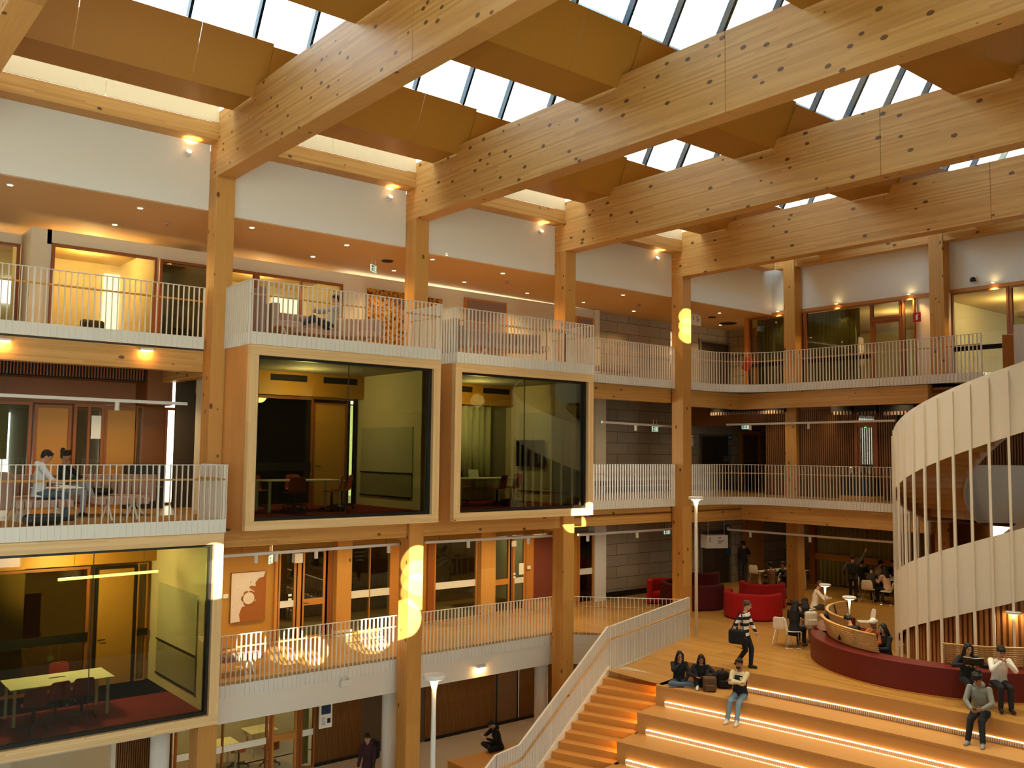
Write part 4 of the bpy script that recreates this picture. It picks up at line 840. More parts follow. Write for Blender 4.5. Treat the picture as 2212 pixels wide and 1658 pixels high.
p = at(1515, 1288, Z=L1); tub('tub_sofa', 'dark maroon sofa directly right of the lamp post', (p.x+1.0, p.y+.9), .8, 90, 300, L1, .42, .8, .8, 'maroon', 'red curved sofas')
# ================================================================ chairs and tables
def shell_chair(label, loc, rz, shell='whiteshell', base='sled', group=None, name='shell_chair'):
    """one-piece shell with a backrest; faces +x"""
    t = thing(name, label, 'chair', loc, rz, group)
    sh = MB(); n = 9; W = lambda u: .21-.02*u
    prof = [(.22, .44), (.2, .455), (.05, .445), (-.1, .44), (-.18, .455), (-.215, .52), (-.235, .62), (-.255, .74), (-.27, .83)]
    vs = []
    for i, (x, z) in enumerate(prof):
        w = .215 if i < 6 else (.205 if i < 8 else .17); bow = .02 if i > 4 else .012
        for j in range(5): s = (j-2)/2; vs.append((x+(.03*s*s if i > 4 else 0), w*s, z+(bow*s*s if i <= 4 else 0)))
    fs = [(i*5+j, i*5+j+1, (i+1)*5+j+1, (i+1)*5+j) for i in range(len(prof)-1) for j in range(4)]
    sh.add(vs, fs); o = lpart('shell', sh, M[shell], t, smooth=True); k = o.modifiers.new('thick', 'SOLIDIFY'); k.thickness = .014; k2 = o.modifiers.new('round', 'SUBSURF'); k2.levels = 1; k2.render_levels = 1
    if base == 'sled':
        for s in (-1, 1): lpart('leg_frame', MB().tube([(-.12, .16*s, .44), (-.2, .23*s, .02), (.2, .23*s, .02), (.14, .16*s, .44)], .009, 8), M['chrome'], t)
    elif base == 'four':
        for sx, sy in ((1, 1), (1, -1), (-1, 1), (-1, -1)): lpart('leg', MB().tube([(.1*sx, .13*sy, .44), (.22*sx, .22*sy, 0)], .011, 8), M['chrome'], t)
    else:
        lpart('stem', MB().lathe([(.03, .08), (.03, .3), (.022, .44)], n=10), M['black'], t)
        for i in range(5):
            a = i*2*PI/5+.3; e = (.29*math.cos(a), .29*math.sin(a)); l = lpart('foot', MB().bar((0, 0, .12), (e[0], e[1], .07), .035, .025), M['black'], t)
            lpart('caster', MB().lathe([(.012, 0), (.03, .015), (.03, .045), (.012, .06)], (e[0], e[1], 0), 8), M['black'], t)
    return t
def table(label, x0, x1, y0, y1, z, h=.73, mat='tabletop', leg=.05, inset=.08, cat='table', group=None, name='table'):
    t = thing(name, label, cat, ((x0+x1)/2, (y0+y1)/2, z), 0, group)
    MB().box(x0, x1, y0, y1, z+h-.025, z+h).build('tabletop', M[mat], t, bevel=.01)
    for x in (x0+inset, x1-inset-leg):
        for y in (y0+inset, y1-inset-leg): MB().box(x, x+leg, y, y+leg, z, z+h-.025).build('leg', M['steel'], t)
    return t
CH = {}
def chairs(lst, shell, base, z, group):
    for (x, y, rz, lab) in lst:
        key = (shell, base)
        if key not in CH: CH[key] = shell_chair(lab, (x, y, z), rz, shell, base, group)
        else: dup(CH[key], (x, y, z), rz, lab, group)
G_ = 'red swivel chairs in the pods'
table('white table on red carpet in the left pod', 3.95, 5.85, 19.75, 20.72, 3.92); MB().box(4.75, 5.05, 20.3, 20.36, 4.65, 4.655).build('cable_port', M['black'], bpy.data.objects['table'])
chairs([(4.3, 19.45, 1.5, 'red swivel chair nearest the glass of the left pod'), (4.75, 19.75, 1.7, 'second red swivel chair from the left at the near side of the left pod table'), (5.25, 19.8, 1.45, 'red swivel chair below the pane joint, at the near side of the left pod table'),
        (5.15, 21.05, -1.6, 'red swivel chair glowing in sunlight on the far side of the left pod table'), (3.65, 20.3, 0, 'red swivel chair cut by the left photo edge in the left pod')], 'redshell', 'swivel', 3.92, G_)
table('white table in the large upper pod', 9.0, 11.0, 19.75, 20.65, 7.82)
chairs([(9.55, 19.55, 1.5, 'red swivel chair with its back to the glass in the large upper pod'), (9.3, 21.0, -1.5, 'far left red swivel chair in the large upper pod'), (10.3, 21.0, -1.7, 'far middle red swivel chair in the large upper pod'),
        (10.55, 19.6, 2.7, 'red swivel chair seen side-on at the near side of the large upper pod table'), (11.25, 20.4, 2.9, 'red swivel chair at the right head of the large upper pod table')], 'redshell', 'swivel', 7.82, G_)
table('white table with laptops in the small upper pod', 14.4, 16.45, 19.75, 20.65, 7.82)
chairs([(14.0, 19.8, .4, 'red swivel chair half hidden at the left frame of the small upper pod'), (14.5, 21.0, -1.4, 'red swivel chair behind the left end of the small upper pod table'), (15.45, 19.5, 2.0, 'bright red swivel chair at the near middle of the small upper pod table'),
        (16.1, 19.7, 2.9, 'red swivel chair at the near right of the small upper pod table'), (16.75, 20.5, 3.0, 'red swivel chair at the right head of the small upper pod table'), (15.3, 21.0, -1.5, 'dark red swivel chair behind the open laptop in the small upper pod')], 'redshell', 'swivel', 7.82, G_)
def laptop(lab, x, y, z, rz, scr='paper', group=None):
    t = thing('laptop', lab, 'laptop', (x, y, z), rz, group)
    lpart('keyboard_base', MB().box(-.12, .12, -.16, .16, 0, .015), M['steel'], t); lpart('screen_lid', MB().cbox((.15, 0, .11), (.012, .32, .22), M=Matrix.Rotation(.25, 3, 'Y')), M[scr], t); return t
laptop('white open laptop on the table in the small upper pod', 15.35, 20.3, 8.55, 1.5); laptop('small dark laptop next to the white one in the small upper pod', 14.95, 20.35, 8.55, 1.9, 'black')
t = thing('pendant_strip_light', 'glowing linear pendant light in the left pod', 'pendant light', (5.9, 20.6, 6.55)); MB().bar((4.9, 20.6, 6.55), (6.9, 20.6, 6.58), .07, .05).build('diffuser', M['strip'], t)
for x in (5.2, 6.6): MB().tube([(x, 20.6, 6.58), (x, 20.6, 7.28)], .004, 5).build('wire', M['black'], t)
# ---- sofas
def sofa(lab, path, z, hb, group, mat='sofa', depth=.75, seat_h=.42, side=1, legs=True, nm='lounge_sofa', tuft=True):
    """a channel-tufted sofa along a plan path: seat on the side given"""
    t = thing(nm, lab, 'sofa', (path[0][0], path[0][1], z), 0, group)
    P = [Vector(p) for p in path]
    def off_(d):
        r = []
        for i, p in enumerate(P):
            dd = (P[min(i+1, len(P)-1)]-P[max(i-1, 0)]).normalized(); q = Vector((-dd.y, dd.x))*side; r.append(tuple(p+q*d))
        return r
    MB().prism(off_(.16)+off_(depth)[::-1], z+seat_h-.14, z+seat_h).build('seat', M[mat], t, bevel=.03); m = MB()
    tot = sum((b-a).length for a, b in zip(P, P[1:])); n = int(tot/.17)
    bk = MB(); pa, pb = off_(0), off_(.2)
    for (a, b), (c, d) in zip(zip(pa, pa[1:]), zip(pb, pb[1:])):
        l = (Vector(b)-Vector(a)).length; k = max(1, int(l/.17))
        for i in range(k):
            u0, u1 = i/k, (i+1)/k-.012
            q = [Vector(a).lerp(Vector(b), u0), Vector(a).lerp(Vector(b), u1), Vector(c).lerp(Vector(d), u1), Vector(c).lerp(Vector(d), u0)]
            bk.prism([tuple(v) for v in q], z+seat_h-.16, z+hb)
    bk.build('backrest', M[mat], t, bevel=.025)
    if legs:
        c = off_(depth*.55)
        for i in sorted({0, len(c)//2, len(c)-1}):
            x, y = c[i]; d = (P[min(i+1, len(P)-1)]-P[max(i-1, 0)]).normalized()
            if i == 0: x, y = x+d.x*.3, y+d.y*.3
            if i == len(c)-1: x, y = x-d.x*.3, y-d.y*.3
            l = MB()
            for s in (-1, 1): l.bar((x, y, z+seat_h-.14), (x+s*d.x*.22, y+s*d.y*.22, z), .035, .035)
            l.build('leg_pair', M['steel'], t)
    return t
a3 = lambda px_, py_, y: at(px_, py_, Y=y).x
sofa('mauve tufted sofa on the large pod roof, where a person lies reading', [(8.75, 19.25), (8.8, 20.4), (9.4, 20.75), (10.6, 20.8), (11.2, 20.7), (12.1, 20.0)], L3+.02, .8, 'mauve tufted sofas', side=-1)
t = thing('high_back_panel', 'tall mauve high-back screen at the left end of the large pod roof sofa', 'screen', (8.7, 19.3, L3)); MB().box(8.45, 8.6, 19.2, 20.35, L3+.05, L3+1.15).build('panel', M['sofad'], t, bevel=.04)
MB().box(8.46, 8.59, 19.22, 20.33, L3+.02, L3+.06).build('foot_rail', M['black'], t)
sofa('mauve tufted sofa on the small pod roof', [(14.0, 19.35), (14.15, 19.75), (15.0, 20.05), (15.9, 20.0), (17.0, 19.55)], L3+.02, .8, 'mauve tufted sofas', side=-1)
t = thing('high_back_panel', 'tall mauve high-back screen at the left end of the small pod roof sofa', 'screen', (13.75, 19.2, L3)); MB().box(13.68, 13.82, 19.05, 19.9, L3+.05, L3+.95).build('panel', M['sofad'], t, bevel=.04)
sofa('mauve tufted corner sofa in the second floor lounge', [(3.6, 21.3), (3.9, 21.7), (5.2, 21.8), (6.2, 21.75), (6.95, 21.0)], L2+.02, .85, 'mauve tufted sofas', side=-1)
sofa('taupe lounge chair holding the person in the grey hoodie', [(3.52, 19.2), (3.5, 20.0)], L2+.02, .95, 'mauve tufted sofas', mat='sofad', side=-1, nm='lounge_chair')
def bench(lab, x0, x1, y, z, mat='sofad', along=True, w=.5, legs='steel', nm='tufted_bench'):
    t = thing(nm, lab, 'bench', ((x0+x1)/2, y, z)); m = MB(); n = int((x1-x0)/.14)
    for i in range(n): a = x0+(x1-x0)*i/n; m.box(a, a+(x1-x0)/n-.01, y-w/2, y+w/2, z+.3, z+.45)
    m.build('cushion', M[mat], t, bevel=.035, bseg=3)
    for x in (x0+.25, x1-.25):
        l = MB(); l.bar((x, y-.05, z+.3), (x, y-w/2, z), .03, .03).bar((x, y+.05, z+.3), (x, y+w/2, z), .03, .03); l.build('leg_pair', M[legs], t)
    return t
bench('grey tufted bench on the first floor walkway by the painting', 8.2, 9.75, 21.55, L1); bench('slim tufted bench behind the top gallery rail', at(1288, 800, Y=22).x, at(1375, 800, Y=22).x, 22.0, L3); bench('dark tufted bench along the panelled wall of the middle gallery', 22.3, 28.0, 23.9, L2, 'maroon')
bench('mauve tufted ottoman on white crossed legs in the second floor lounge', 5.35, 6.35, 19.9, L2, 'sofa', w=.7); bench('mauve tufted ottoman in front of the hooded person', 3.75, 4.75, 19.35, L2, 'sofa', w=.7)
t = thing('side_table', 'small white lounge table with open notebooks', 'table', (4.75, 20.35, L2)); MB().box(4.3, 5.2, 20.1, 20.6, L2+.62, L2+.645).build('tabletop', M['paper'], t, bevel=.008); MB().tube([(4.75, 20.35, L2+.02), (4.75, 20.35, L2+.62)], .03, 10).build('stem', M['steel'], t); MB().lathe([(.25, 0), (.25, .02)], (4.75, 20.35, L2), 20).build('foot_plate', M['steel'], t)
tag(MB().cbox((4.95, 20.3, L2+.655), (.3, .2, .02), .2).build('open_notebook', M['paper']), 'open notebook on the white lounge table', 'notebook')
tag(MB().lathe([(.0, 0), (.2, .02), (.26, .08), (.2, .17), (.05, .2)], (5.75, 20.95, L2+.44), 14).build('duffel_bag', M['black'], smooth=True), 'black bag lying on the lounge corner sofa', 'bag')
tag(MB().cbox((4.2, 19.0, L2+.1), (.65, .35, .2), .1).build('backpack', M['black'], bevel=.08, bseg=3), 'black backpack on the lounge floor at the hooded person\'s feet', 'backpack')
t = thing('dark_cabinet', 'black open cabinet beside the lounge column', 'cabinet', (7.3, 23.0, L2)); MB().box(6.9, 7.75, 22.9, 23.4, L2, L2+1.05).build('carcass', M['black'], t); MB().box(6.95, 7.7, 22.88, 22.9, L2+.5, L2+.54).build('shelf', M['frame'], t)
for (px_, py_, lab) in ((205, 712, 'dark round-backed armchair behind the frosted top gallery window'), (398, 712, 'dark armchair behind the right frosted top gallery window')):
    x = at(px_, py_, Y=25.2).x; t = thing('armchair', lab, 'armchair', (x, 25.2, L3)); MB().box(x-.3, x+.3, 24.95, 25.5, L3+.1, L3+.42).build('seat', M['sofad'], t, bevel=.06); MB().box(x-.3, x+.3, 25.4, 25.55, L3+.2, L3+.85).build('backrest', M['dimroom'], t, bevel=.12, bseg=4)
    for sx in (-.25, .25):
        for y in (25.0, 25.45): MB().box(x+sx-.02, x+sx+.02, y-.02, y+.02, L3, L3+.12).build('leg', M['black'], t)
t = thing('high_table', 'timber leaner shelf against the column of the small pod roof', 'table', (17.2, 19.3, L3)); MB().box(16.85, 17.75, 19.05, 19.4, L3+.95, L3+.98).build('tabletop', M['tx'], t)
for x in (16.95, 17.65): MB().tube([(x, 19.22, L3+.02), (x, 19.22, L3+.95)], .02, 8).build('leg', M['black'], t)
# concourse tables and chairs
cp = lambda x, y: at(x, y, Z=L1)
W_ = 'white shell chairs of the concourse'
def cchair(px_, py_, rz, lab, base='sled'): p = cp(px_, py_); chairs([(p.x, p.y, rz, lab)], 'whiteshell', base, L1, W_)
cchair(1690, 1394, .3, 'white shell chair left of the woman with the black coat, seen from behind'); cchair(1712, 1398, -.9, 'white shell chair under the woman with the black coat')
cchair(1668, 1290, 2.2, 'white shell chair with its back turned, left of the round-bottomed back column'); cchair(1632, 1262, .2, 'white shell chair with chrome frame at the left end of the shared table'); cchair(1876, 1300, .3, 'white shell chair at the left of the group under the curtain'); cchair(1916, 1305, 1.9, 'white shell chair with a cream coat hung over it')
cchair(1845, 1290, .6, 'white shell chair behind the person with the raised arm'); cchair(1872, 1376, 2.4, 'white shell chair between the dark jacket and the white cap')
p = cp(1660, 1275); table('white shared table left of the back column', p.x-.1, p.x+1.9, p.y-.6, p.y+.5, L1, mat='whiteshell'); p = cp(1893, 1290); table('table of the study group under the curtain', p.x-.1, p.x+1.3, p.y-1.1, p.y+.3, L1, mat='paper')
p = cp(1742, 1385); t = table('white side table with pale legs at the left end of the red bench', p.x-.1, p.x+.7, p.y-.35, p.y+.35, L1, .74, mat='banq')
p = cp(1916, 1305)
t = thing('coat', 'cream coat hanging over the back of the white chair under the curtain', 'coat', (p.x, p.y, L1+.3)); a = 1.9
R = Matrix.Rotation(a, 3, 'Z'); m = MB()
for s in (-1, 0, 1): m.cbox(Vector((p.x, p.y, L1+.62-(.06 if s else 0)))+R @ Vector((-.31, s*.16, 0)), (.05, .17, .55 if s else .46), M=R)
m.build('cloth', M['creamcloth'], t, bevel=.02)
# ground floor bits
t = thing('timber_platform', 'low timber platform where the person in the black hoodie sits', 'platform', (16.4, 22.0, 0)); MB().prism([(15.76, 22.02), (15.76, 20.0), (18.2, 20.0), (18.2, 22.02)], .04, .45).build('top', M['tread'], t, bevel=.01); MB().prism([(15.82, 21.96), (15.82, 20.1), (18.1, 20.1), (18.1, 21.96)], 0, .05).build('plinth', M['black'], t)
table('pale table behind the ground floor window', G(484)-.2, G(528)+.4, 26.2, 27.0, 0, mat='strip2'); table('pale table behind the ground floor glass door', G(585)+.2, G(632)+.4, 26.8, 27.6, 0, mat='strip2')
chairs([(G(605)+.15, 26.0, 1.5, 'red swivel chair behind the ground floor glass door'), (G(552)+.1, 26.4, 2.8, 'red swivel chair behind the ground floor window')], 'redshell', 'swivel', 0, 'red swivel chairs on the ground floor')
x = at(200, 1650, Y=23.6).x; table('pale table under the left pod with two people', x-.4, x+1.3, 23.4, 24.2, 0, mat='strip2')
# desk behind the middle back rail
p = at(1680, 1066, Z=L2); table('small timber desk behind the middle back gallery rail', p.x-.1, p.x+.6, p.y-1.2, p.y+.1, L2, mat='tx')
t = thing('coffee_cart', 'dark trolley with glass jars behind the middle back gallery rail', 'trolley', (28.5, at(1860, 1060, X=28.5).y, L2)); y = at(1860, 1060, X=28.5).y
MB().box(28.2, 28.8, y-.55, y+.55, L2+.15, L2+.85).build('cabinet', M['black'], t); MB().box(28.15, 28.85, y-.6, y+.6, L2, L2+.15).build('plinth', M['tx'], t)
for j in range(3): MB().lathe([(.06, 0), (.07, .1), (.06, .22), (.03, .25)], (28.45, y-.35+j*.33, L2+.85), 12).build('jar', M['chrome'], t)
t = thing('leaning_sign_stand', 'tilted red information stand at the far end of the top gallery', 'stand', (28.5, 21.0, L3)); y = 21.25; MB().cbox((28.9, y, L3+.95), (.05, .34, .5), M=Matrix.Rotation(.5, 3, 'X')).build('board', M['redshell'], t); MB().bar((28.9, y-.1, L3), (28.9, y-.05, L3+.75), .04, .04).build('pole', M['black'], t)
# ================================================================ ceiling lights, signs, pictures
ORD = 'first second third fourth fifth sixth seventh eighth ninth tenth eleventh twelfth thirteenth fourteenth fifteenth sixteenth seventeenth eighteenth nineteenth twentieth twenty-first twenty-second'.split()
LIGHTS = []
dl = sorted([(22, 398), (303, 448), (248, 484), (544, 490), (573, 478), (676, 553), (749, 528), (783, 517), (851, 583), (934, 559), (963, 550), (1003, 608), (1086, 589), (1122, 580), (1139, 632), (1260, 652), (1346, 636), (1369, 671)])
def downlight(lab, x, y, z, group, r=.055):
    t = thing('downlight', lab, 'downlight', (x, y, z-.02), 0, group)
    lpart('trim_ring', MB().lathe([(r+.02, .0), (r+.02, .02), (r, .02), (r, 0)], n=16), M['white'], t); lpart('lens', MB().lathe([(r-.002, .0), (r-.002, .012)], n=16), M['lampd'], t)
    return t
for i, (x, y) in enumerate(dl):
    p = at(x, y, Z=14.65); p = at(x, y, Z=galz(p.x)); downlight('small round ceiling downlight of the top gallery, %s from the left' % ORD[i], p.x, p.y, galz(p.x), 'top gallery downlights'); LIGHTS.append((p.x, p.y, galz(p.x)-.1))
for (x, y, lab) in ((1554, 675, 'upper of the two downlights above the far lift doors'), (1556, 701, 'lower of the two downlights above the far lift doors'), (1680, 671, 'small downlight left of the first back column'), (1806, 655, 'small downlight over the wide olive curtain'), (1963, 634, 'small downlight over the glazed back gallery door'), (2145, 609, 'small downlight at the right beside the camera dome')):
    p = at(x, y, Z=14.56) if x < 1600 else at(x, y, X=29.25); z = 14.56 if x < 1600 else p.z; downlight(lab, p.x, p.y, z, 'back gallery downlights', .045); LIGHTS.append((p.x, p.y, z-.1))
for i, (x, y) in enumerate(((408, 329), (843, 426), (1169, 500), (1420, 558))):
    p = at(x, y, Y=20.4); t = thing('wall_spotlight', ('bright spotlight on the white upper wall left of the first full column', 'bright spotlight on the white upper wall above the large pod', 'bright spotlight on the white upper wall above the small pod', 'bright spotlight on the white upper wall next to the lamp post column')[i], 'spotlight', p, 0, 'spotlights on the white upper wall')
    lpart('lamp_head', MB().tube([(0, .06, -.05), (0, -.02, .02)], [.05, .06], 14), M['steel'], t); lpart('arm', MB().bar((0, .08, -.04), (0, .04, -.04), .02, .02), M['steel'], t); lpart('lens', MB().tube([(0, -.02, .02), (0, -.03, .03)], .055, 14), M['lampw'], t); LIGHTS.append((p.x, p.y-.1, p.z+.08, 1))
def boxlight(lab, p, sz, group=None):
    t = thing('wall_light', lab, 'wall light', p, 0, group); a, b, c = sz
    lpart('housing', MB().box(-a/2, a/2, -b, 0, 0, c), M['steel'], t, bevel=.008); lpart('lens', MB().box(-a/2+.02, a/2-.02, -b+.01, -.01, -.012, 0), M['lampw'], t); LIGHTS.append((p.x, p.y-b/2, p.z-.06, 2)); return t
boxlight('small glowing wall light under the top gallery rail, left of the column', at(315, 757, Y=20.46), (.28, .1, .05), 'beam wall lights'); boxlight('small glowing wall light under the top gallery rail at the left photo edge', at(6, 736, Y=20.46), (.28, .1, .05), 'beam wall lights')
boxlight('small wall light on the white fascia under the walkway', at(1036, 1440, Y=20.77), (.3, .12, .07))
p = at(745, 1473, Y=20.75); t = thing('emergency_light', 'white twin-head emergency light box on the fascia below the walkway', 'emergency light', p); lpart('box', MB().box(-.15, .15, -.09, 0, -.09, .07), M['steel'], t, bevel=.01)
for s in (-1, 1): lpart('lamp_head', MB().tube([(s*.09, -.045, .07), (s*.09, -.08, .13)], [.03, .045], 10), M['steel'], t)
def track(lab, a, b, spots, drop=.1, wires=()):
    t = thing('track_light', lab, 'track light', a, 0, 'white lighting tracks'); a, b = Vector(a), Vector(b); o_ = a
    lpart('rail', MB().bar(Vector((0, 0, 0)), b-a, .07, .07), M['steel'], t)
    for u in spots: c = (b-a)*u; lpart('spot_head', MB().tube([c+Vector((0, 0, -.03)), c+Vector((0, 0, -.22))], .05, 14), M['steel'], t)
    for u in wires: c = (b-a)*u; lpart('wire', MB().tube([c+Vector((0, 0, .03)), c+Vector((0, 0, .5))], .006, 5), M['black'], t)
    return t
def tk(lab, pa, pb, pl, spx, **k):
    a, b = at(*pa, **pl), at(*pb, **pl); track(lab, a, b, [(s-pa[0])/(pb[0]-pa[0]) for s in spx], wires=(.1, .9), **k)
tk('white lighting track over the second floor lounge', (-40, 851), (404, 872), dict(Y=21.5), [240]); tk('white lighting track over the walkway in front of the painting', (478, 1201), (868, 1174), dict(Y=21.5), [545, 586, 670, 836])
tk('white lighting track over the walkway between the lower columns', (919, 1171), (1199, 1156), dict(Y=21.5), [1005, 1136]); tk('white lighting track over the walkway by the panelled wall', (1249, 1155), (1454, 1142), dict(Y=21.5), [1268, 1372])
tk('white lighting track in the middle gallery by the panelled wall', (1300, 911), (1452, 921), dict(Y=21.5), [1371]); tk('long white lighting track in front of the middle gallery batten wall', (1570, 917), (1932, 908), dict(X=28.2), [1628, 1761]); tk('long white lighting track over the concourse, behind the spiral stair rods', (1572, 1143), (1936, 1171), dict(X=28.2), [1628, 1764])
# signs
def exit_sign(lab, p, rz, w=.36, h=.2, hang=.25, double=True):
    t = thing('exit_sign', lab, 'exit sign', p, rz, 'green exit signs')
    lpart('panel', MB().box(-w/2, w/2, -.015, .015, -h/2, h/2), M['exitw'], t)
    for s in (-1, 1):
        y = s*.0165
        g = lpart('green_field', MB().box(-w/2+.015, w/2-.015, y-.001, y+.001, -h/2+.02, h/2-.02), M['exitg'], t); y2 = s*.018
        f = MB(); f.box(.03, .13, y2-.0012, y2+.0012, -.07, .07); f.cbox((-.02, y2, .05), (.03, .0024, .03)); f.cbox((-.03, y2, .005), (.035, .0024, .07), M=Matrix.Rotation(.25, 3, 'Y')); f.cbox((-.06, y2, -.045), (.07, .0024, .02), M=Matrix.Rotation(-.6, 3, 'Y')); f.cbox((-.005, y2, -.05), (.06, .0024, .02), M=Matrix.Rotation(.9, 3, 'Y')); f.cbox((-.07, y2, .015), (.06, .0024, .016), M=Matrix.Rotation(-.4, 3, 'Y')); f.cbox((-.13, y2, 0), (.05, .0024, .02))
        lpart('running_figure', f, M['exitw'], t)
    for s in (-1, 1): lpart('hanger', MB().tube([(s*w*.3, 0, h/2), (s*w*.3, 0, h/2+hang)], .006, 6), M['steel'], t)
    return t
exit_sign('green exit sign hanging from the top gallery ceiling near the gold artwork', at(807, 580, Y=22.5), .6); exit_sign('green exit sign above the walkway, right of the white-pattern painting', at(585, 1208, Y=22.6), .9); exit_sign('green exit sign in the middle gallery near the lamp post column', at(1415, 926, Y=23.2), .1)
exit_sign('green exit sign over the walkway near the lamp post column', at(1441, 1147, Y=23.2), .1); exit_sign('green exit sign behind the long track of the middle gallery', at(1611, 922, X=29.5), -.9, .3, .16); exit_sign('green exit sign peeking out beside the lamp post column on the top gallery', at(1497, 687, Y=22.5), .4, .3, .2)
def text(body, size, loc, rot, mat, parent, name='lettering'):
    c = bpy.data.curves.new(name, 'FONT'); c.body = body; c.size = size; c.extrude = .002; c.materials.append(M[mat]); c.align_x = 'LEFT'
    f = bpy.data.objects.new(name, c); C.objects.link(f); bpy.context.view_layer.update()
    me = bpy.data.meshes.new_from_object(f.evaluated_get(bpy.context.evaluated_depsgraph_get())); bpy.data.objects.remove(f)
    o = bpy.data.objects.new(name, me); C.objects.link(o); o.parent = parent; o.location = loc; o.rotation_euler = rot; return o
def level_sign(lab, p, rz, w, h, num, two=True):
    t = thing('level_sign', lab, 'level sign', p, rz, 'white level number signs')
    lpart('sign_box', MB().box(0, w, 0, .5 if two else .12, -h/2, h/2), M['paper'], t)
    if num: text(num, h*.55, (.06, -.004, -h*.02), (PI/2, 0, 0), 'ink', t, 'level_number')
    for i in range(3): lpart('text_line', MB().box(w*.52, w*(.82-.06*i), -.005, -.001, h*(.12-.11*i)-.008, h*(.12-.11*i)+.008), M['ink'], t)
    lpart('arrow_mark', MB().cbox((w*.58, -.003, h*.3), (.09, .004, .02), M=Matrix.Rotation(.5, 3, 'Y')).cbox((w*.64, -.003, h*.3), (.06, .004, .02), M=Matrix.Rotation(-.5, 3, 'Y')), M['ink'], t)
    if two:
        text(num, h*.55, (w+.004, .05, -h*.02), (PI/2, 0, PI/2), 'ink', t, 'level_number')
        for i in range(2): lpart('text_line', MB().box(w+.001, w+.005, .25, .42-.05*i, h*(.0-.11*i)-.008, h*(.0-.11*i)+.008), M['ink'], t)
    for x in (.1, w-.1): lpart('hanger', MB().tube([(x, .1, h/2), (x, .1, h/2+.55)], .008, 6), M['steel'], t)
    return t
p = at(1527, 1170, Y=21.9); level_sign('white hanging sign with the number 1 on two faces, over the concourse', p, -.42, .86, .48, '1'); p = at(1494, 689, Y=21.9); level_sign('white hanging sign with the number 3, beside the lamp post column on the top gallery', p, .1, .62, .38, '3', False)
p = at(1493, 951, Y=22.2); level_sign('white hanging sign mostly hidden behind the lamp post column in the middle gallery', p, .1, .14, .4, '', False)
p = at(1981, 685, X=29.2); t = thing('fire_extinguisher_sign', 'small red fire extinguisher sign beside the last back column', 'sign', p)
MB().box(p.x-.02, p.x, p.y-.13, p.y+.13, p.z-.15, p.z+.15).build('panel', M['red'], t); MB().box(p.x-.025, p.x-.021, p.y-.03, p.y+.03, p.z-.09, p.z+.07).box(p.x-.025, p.x-.021, p.y-.06, p.y+.01, p.z+.075, p.z+.095).build('symbol', M['paper'], t)
p = at(2102, 604, X=29.36); t = thing('camera_dome', 'black security camera dome on the white upper back wall', 'security camera', p); lpart('dome', MB().lathe([(.09, -.05), (.1, 0), (.08, .06), (.03, .09)], n=16), M['black'], t, smooth=True); lpart('base', MB().box(-.02, .04, -.1, .1, -.02, .1), M['white'], t)
for (x, y, r, lab, nm) in ((837, 562, .16, 'black round ceiling speaker near the exit sign', 'ceiling_speaker'), (1538, 684, .14, 'black round ceiling speaker above the far lift doors', 'ceiling_speaker'), (1573, 697, .34, 'dark round ceiling diffuser near the olive curtains', 'ceiling_diffuser')):
    q = at(x, y, Z=14.6); q = at(x, y, Z=galz(q.x)); t = thing(nm, lab, 'ceiling vent', (q.x, q.y, galz(q.x)-.035)); lpart('grille', MB().lathe([(r, 0), (r*.95, .03)], n=24), M['slot'], t); lpart('rim', MB().lathe([(r+.02, .015), (r+.02, .035), (r, .035), (r, .015)], n=24), M['sofad'], t)
for (x, y, lab) in ((361, 481, 'tiny round smoke detector on the top gallery ceiling, left'), (1095, 607, 'tiny round smoke detector on the top gallery ceiling, above the small pod'), (1381, 657, 'tiny round smoke detector on the top gallery ceiling, near the panelled wall')):
    q = at(x, y, Z=14.6); q = at(x, y, Z=galz(q.x)); t = thing('smoke_detector', lab, 'smoke detector', (q.x, q.y, galz(q.x)-.05)); lpart('housing', MB().lathe([(.03, 0), (.06, .02), (.06, .05)], n=14), M['sofa'], t, smooth=True); lpart('sensor', MB().lathe([(.018, -.015), (.02, 0)], n=10), M['black'], t)
# pictures
def canvas(lab, px0, px1, py0, py1, y, mat, nm='wall_art', th=.05, ov=None):
    a, b = at(px0, py0, Y=y), at(px1, py1, Y=y); t = thing(nm, lab, 'picture', ((a.x+b.x)/2, y, b.z)); MB().box(a.x, b.x, y-th, y, b.z, a.z).build('canvas', M[mat], t, bevel=.006); return t, a, b
t, a, b = canvas('brown painting with a white pattern of nested arcs on the walkway wall', 499, 571, 1237, 1337, 24.17, 'artbase')
W, H = b.x-a.x, a.z-b.z; P_ = lambda u, v: (a.x+u*W, 24.115, b.z+v*H)
bord = [(0, 0), (.27, .02), (.24, .16), (.31, .3), (.45, .33), (.62, .38), (.72, .42), (.62, .52), (.66, .6), (.5, .68), (.55, .72), (.7, .7), (.68, .77), (.78, .86), (.92, .88), (.97, .99), (0, .99)]
m = MB(); n = len(bord); m.add([P_(u, v) for u, v in bord]+[(x, y+.004, z) for x, y, z in [P_(u, v) for u, v in bord]], [tuple(range(n)), tuple(range(2*n-1, n-1, -1))]+[(i, (i+1) % n, n+(i+1) % n, n+i) for i in range(n)]); m.build('arc_pattern', M['arcs'], t)
fl = MB(); c = P_(.5, .47)
for i in range(6):
    an = i*PI/3; fl.tube([(c[0]+.13*math.cos(an), 24.112, c[2]+.13*math.sin(an)), (c[0]+.13*math.cos(an), 24.106, c[2]+.13*math.sin(an))], .085, 14)
fl.build('flower_petals', M['frame'], t); fl = MB()
for r_, y_ in ((.16, 24.1055),): fl.tube([(c[0], 24.11, c[2]), (c[0], y_-.003, c[2])], r_, 20)
fl.build('flower_heart', M['arcs'], t)
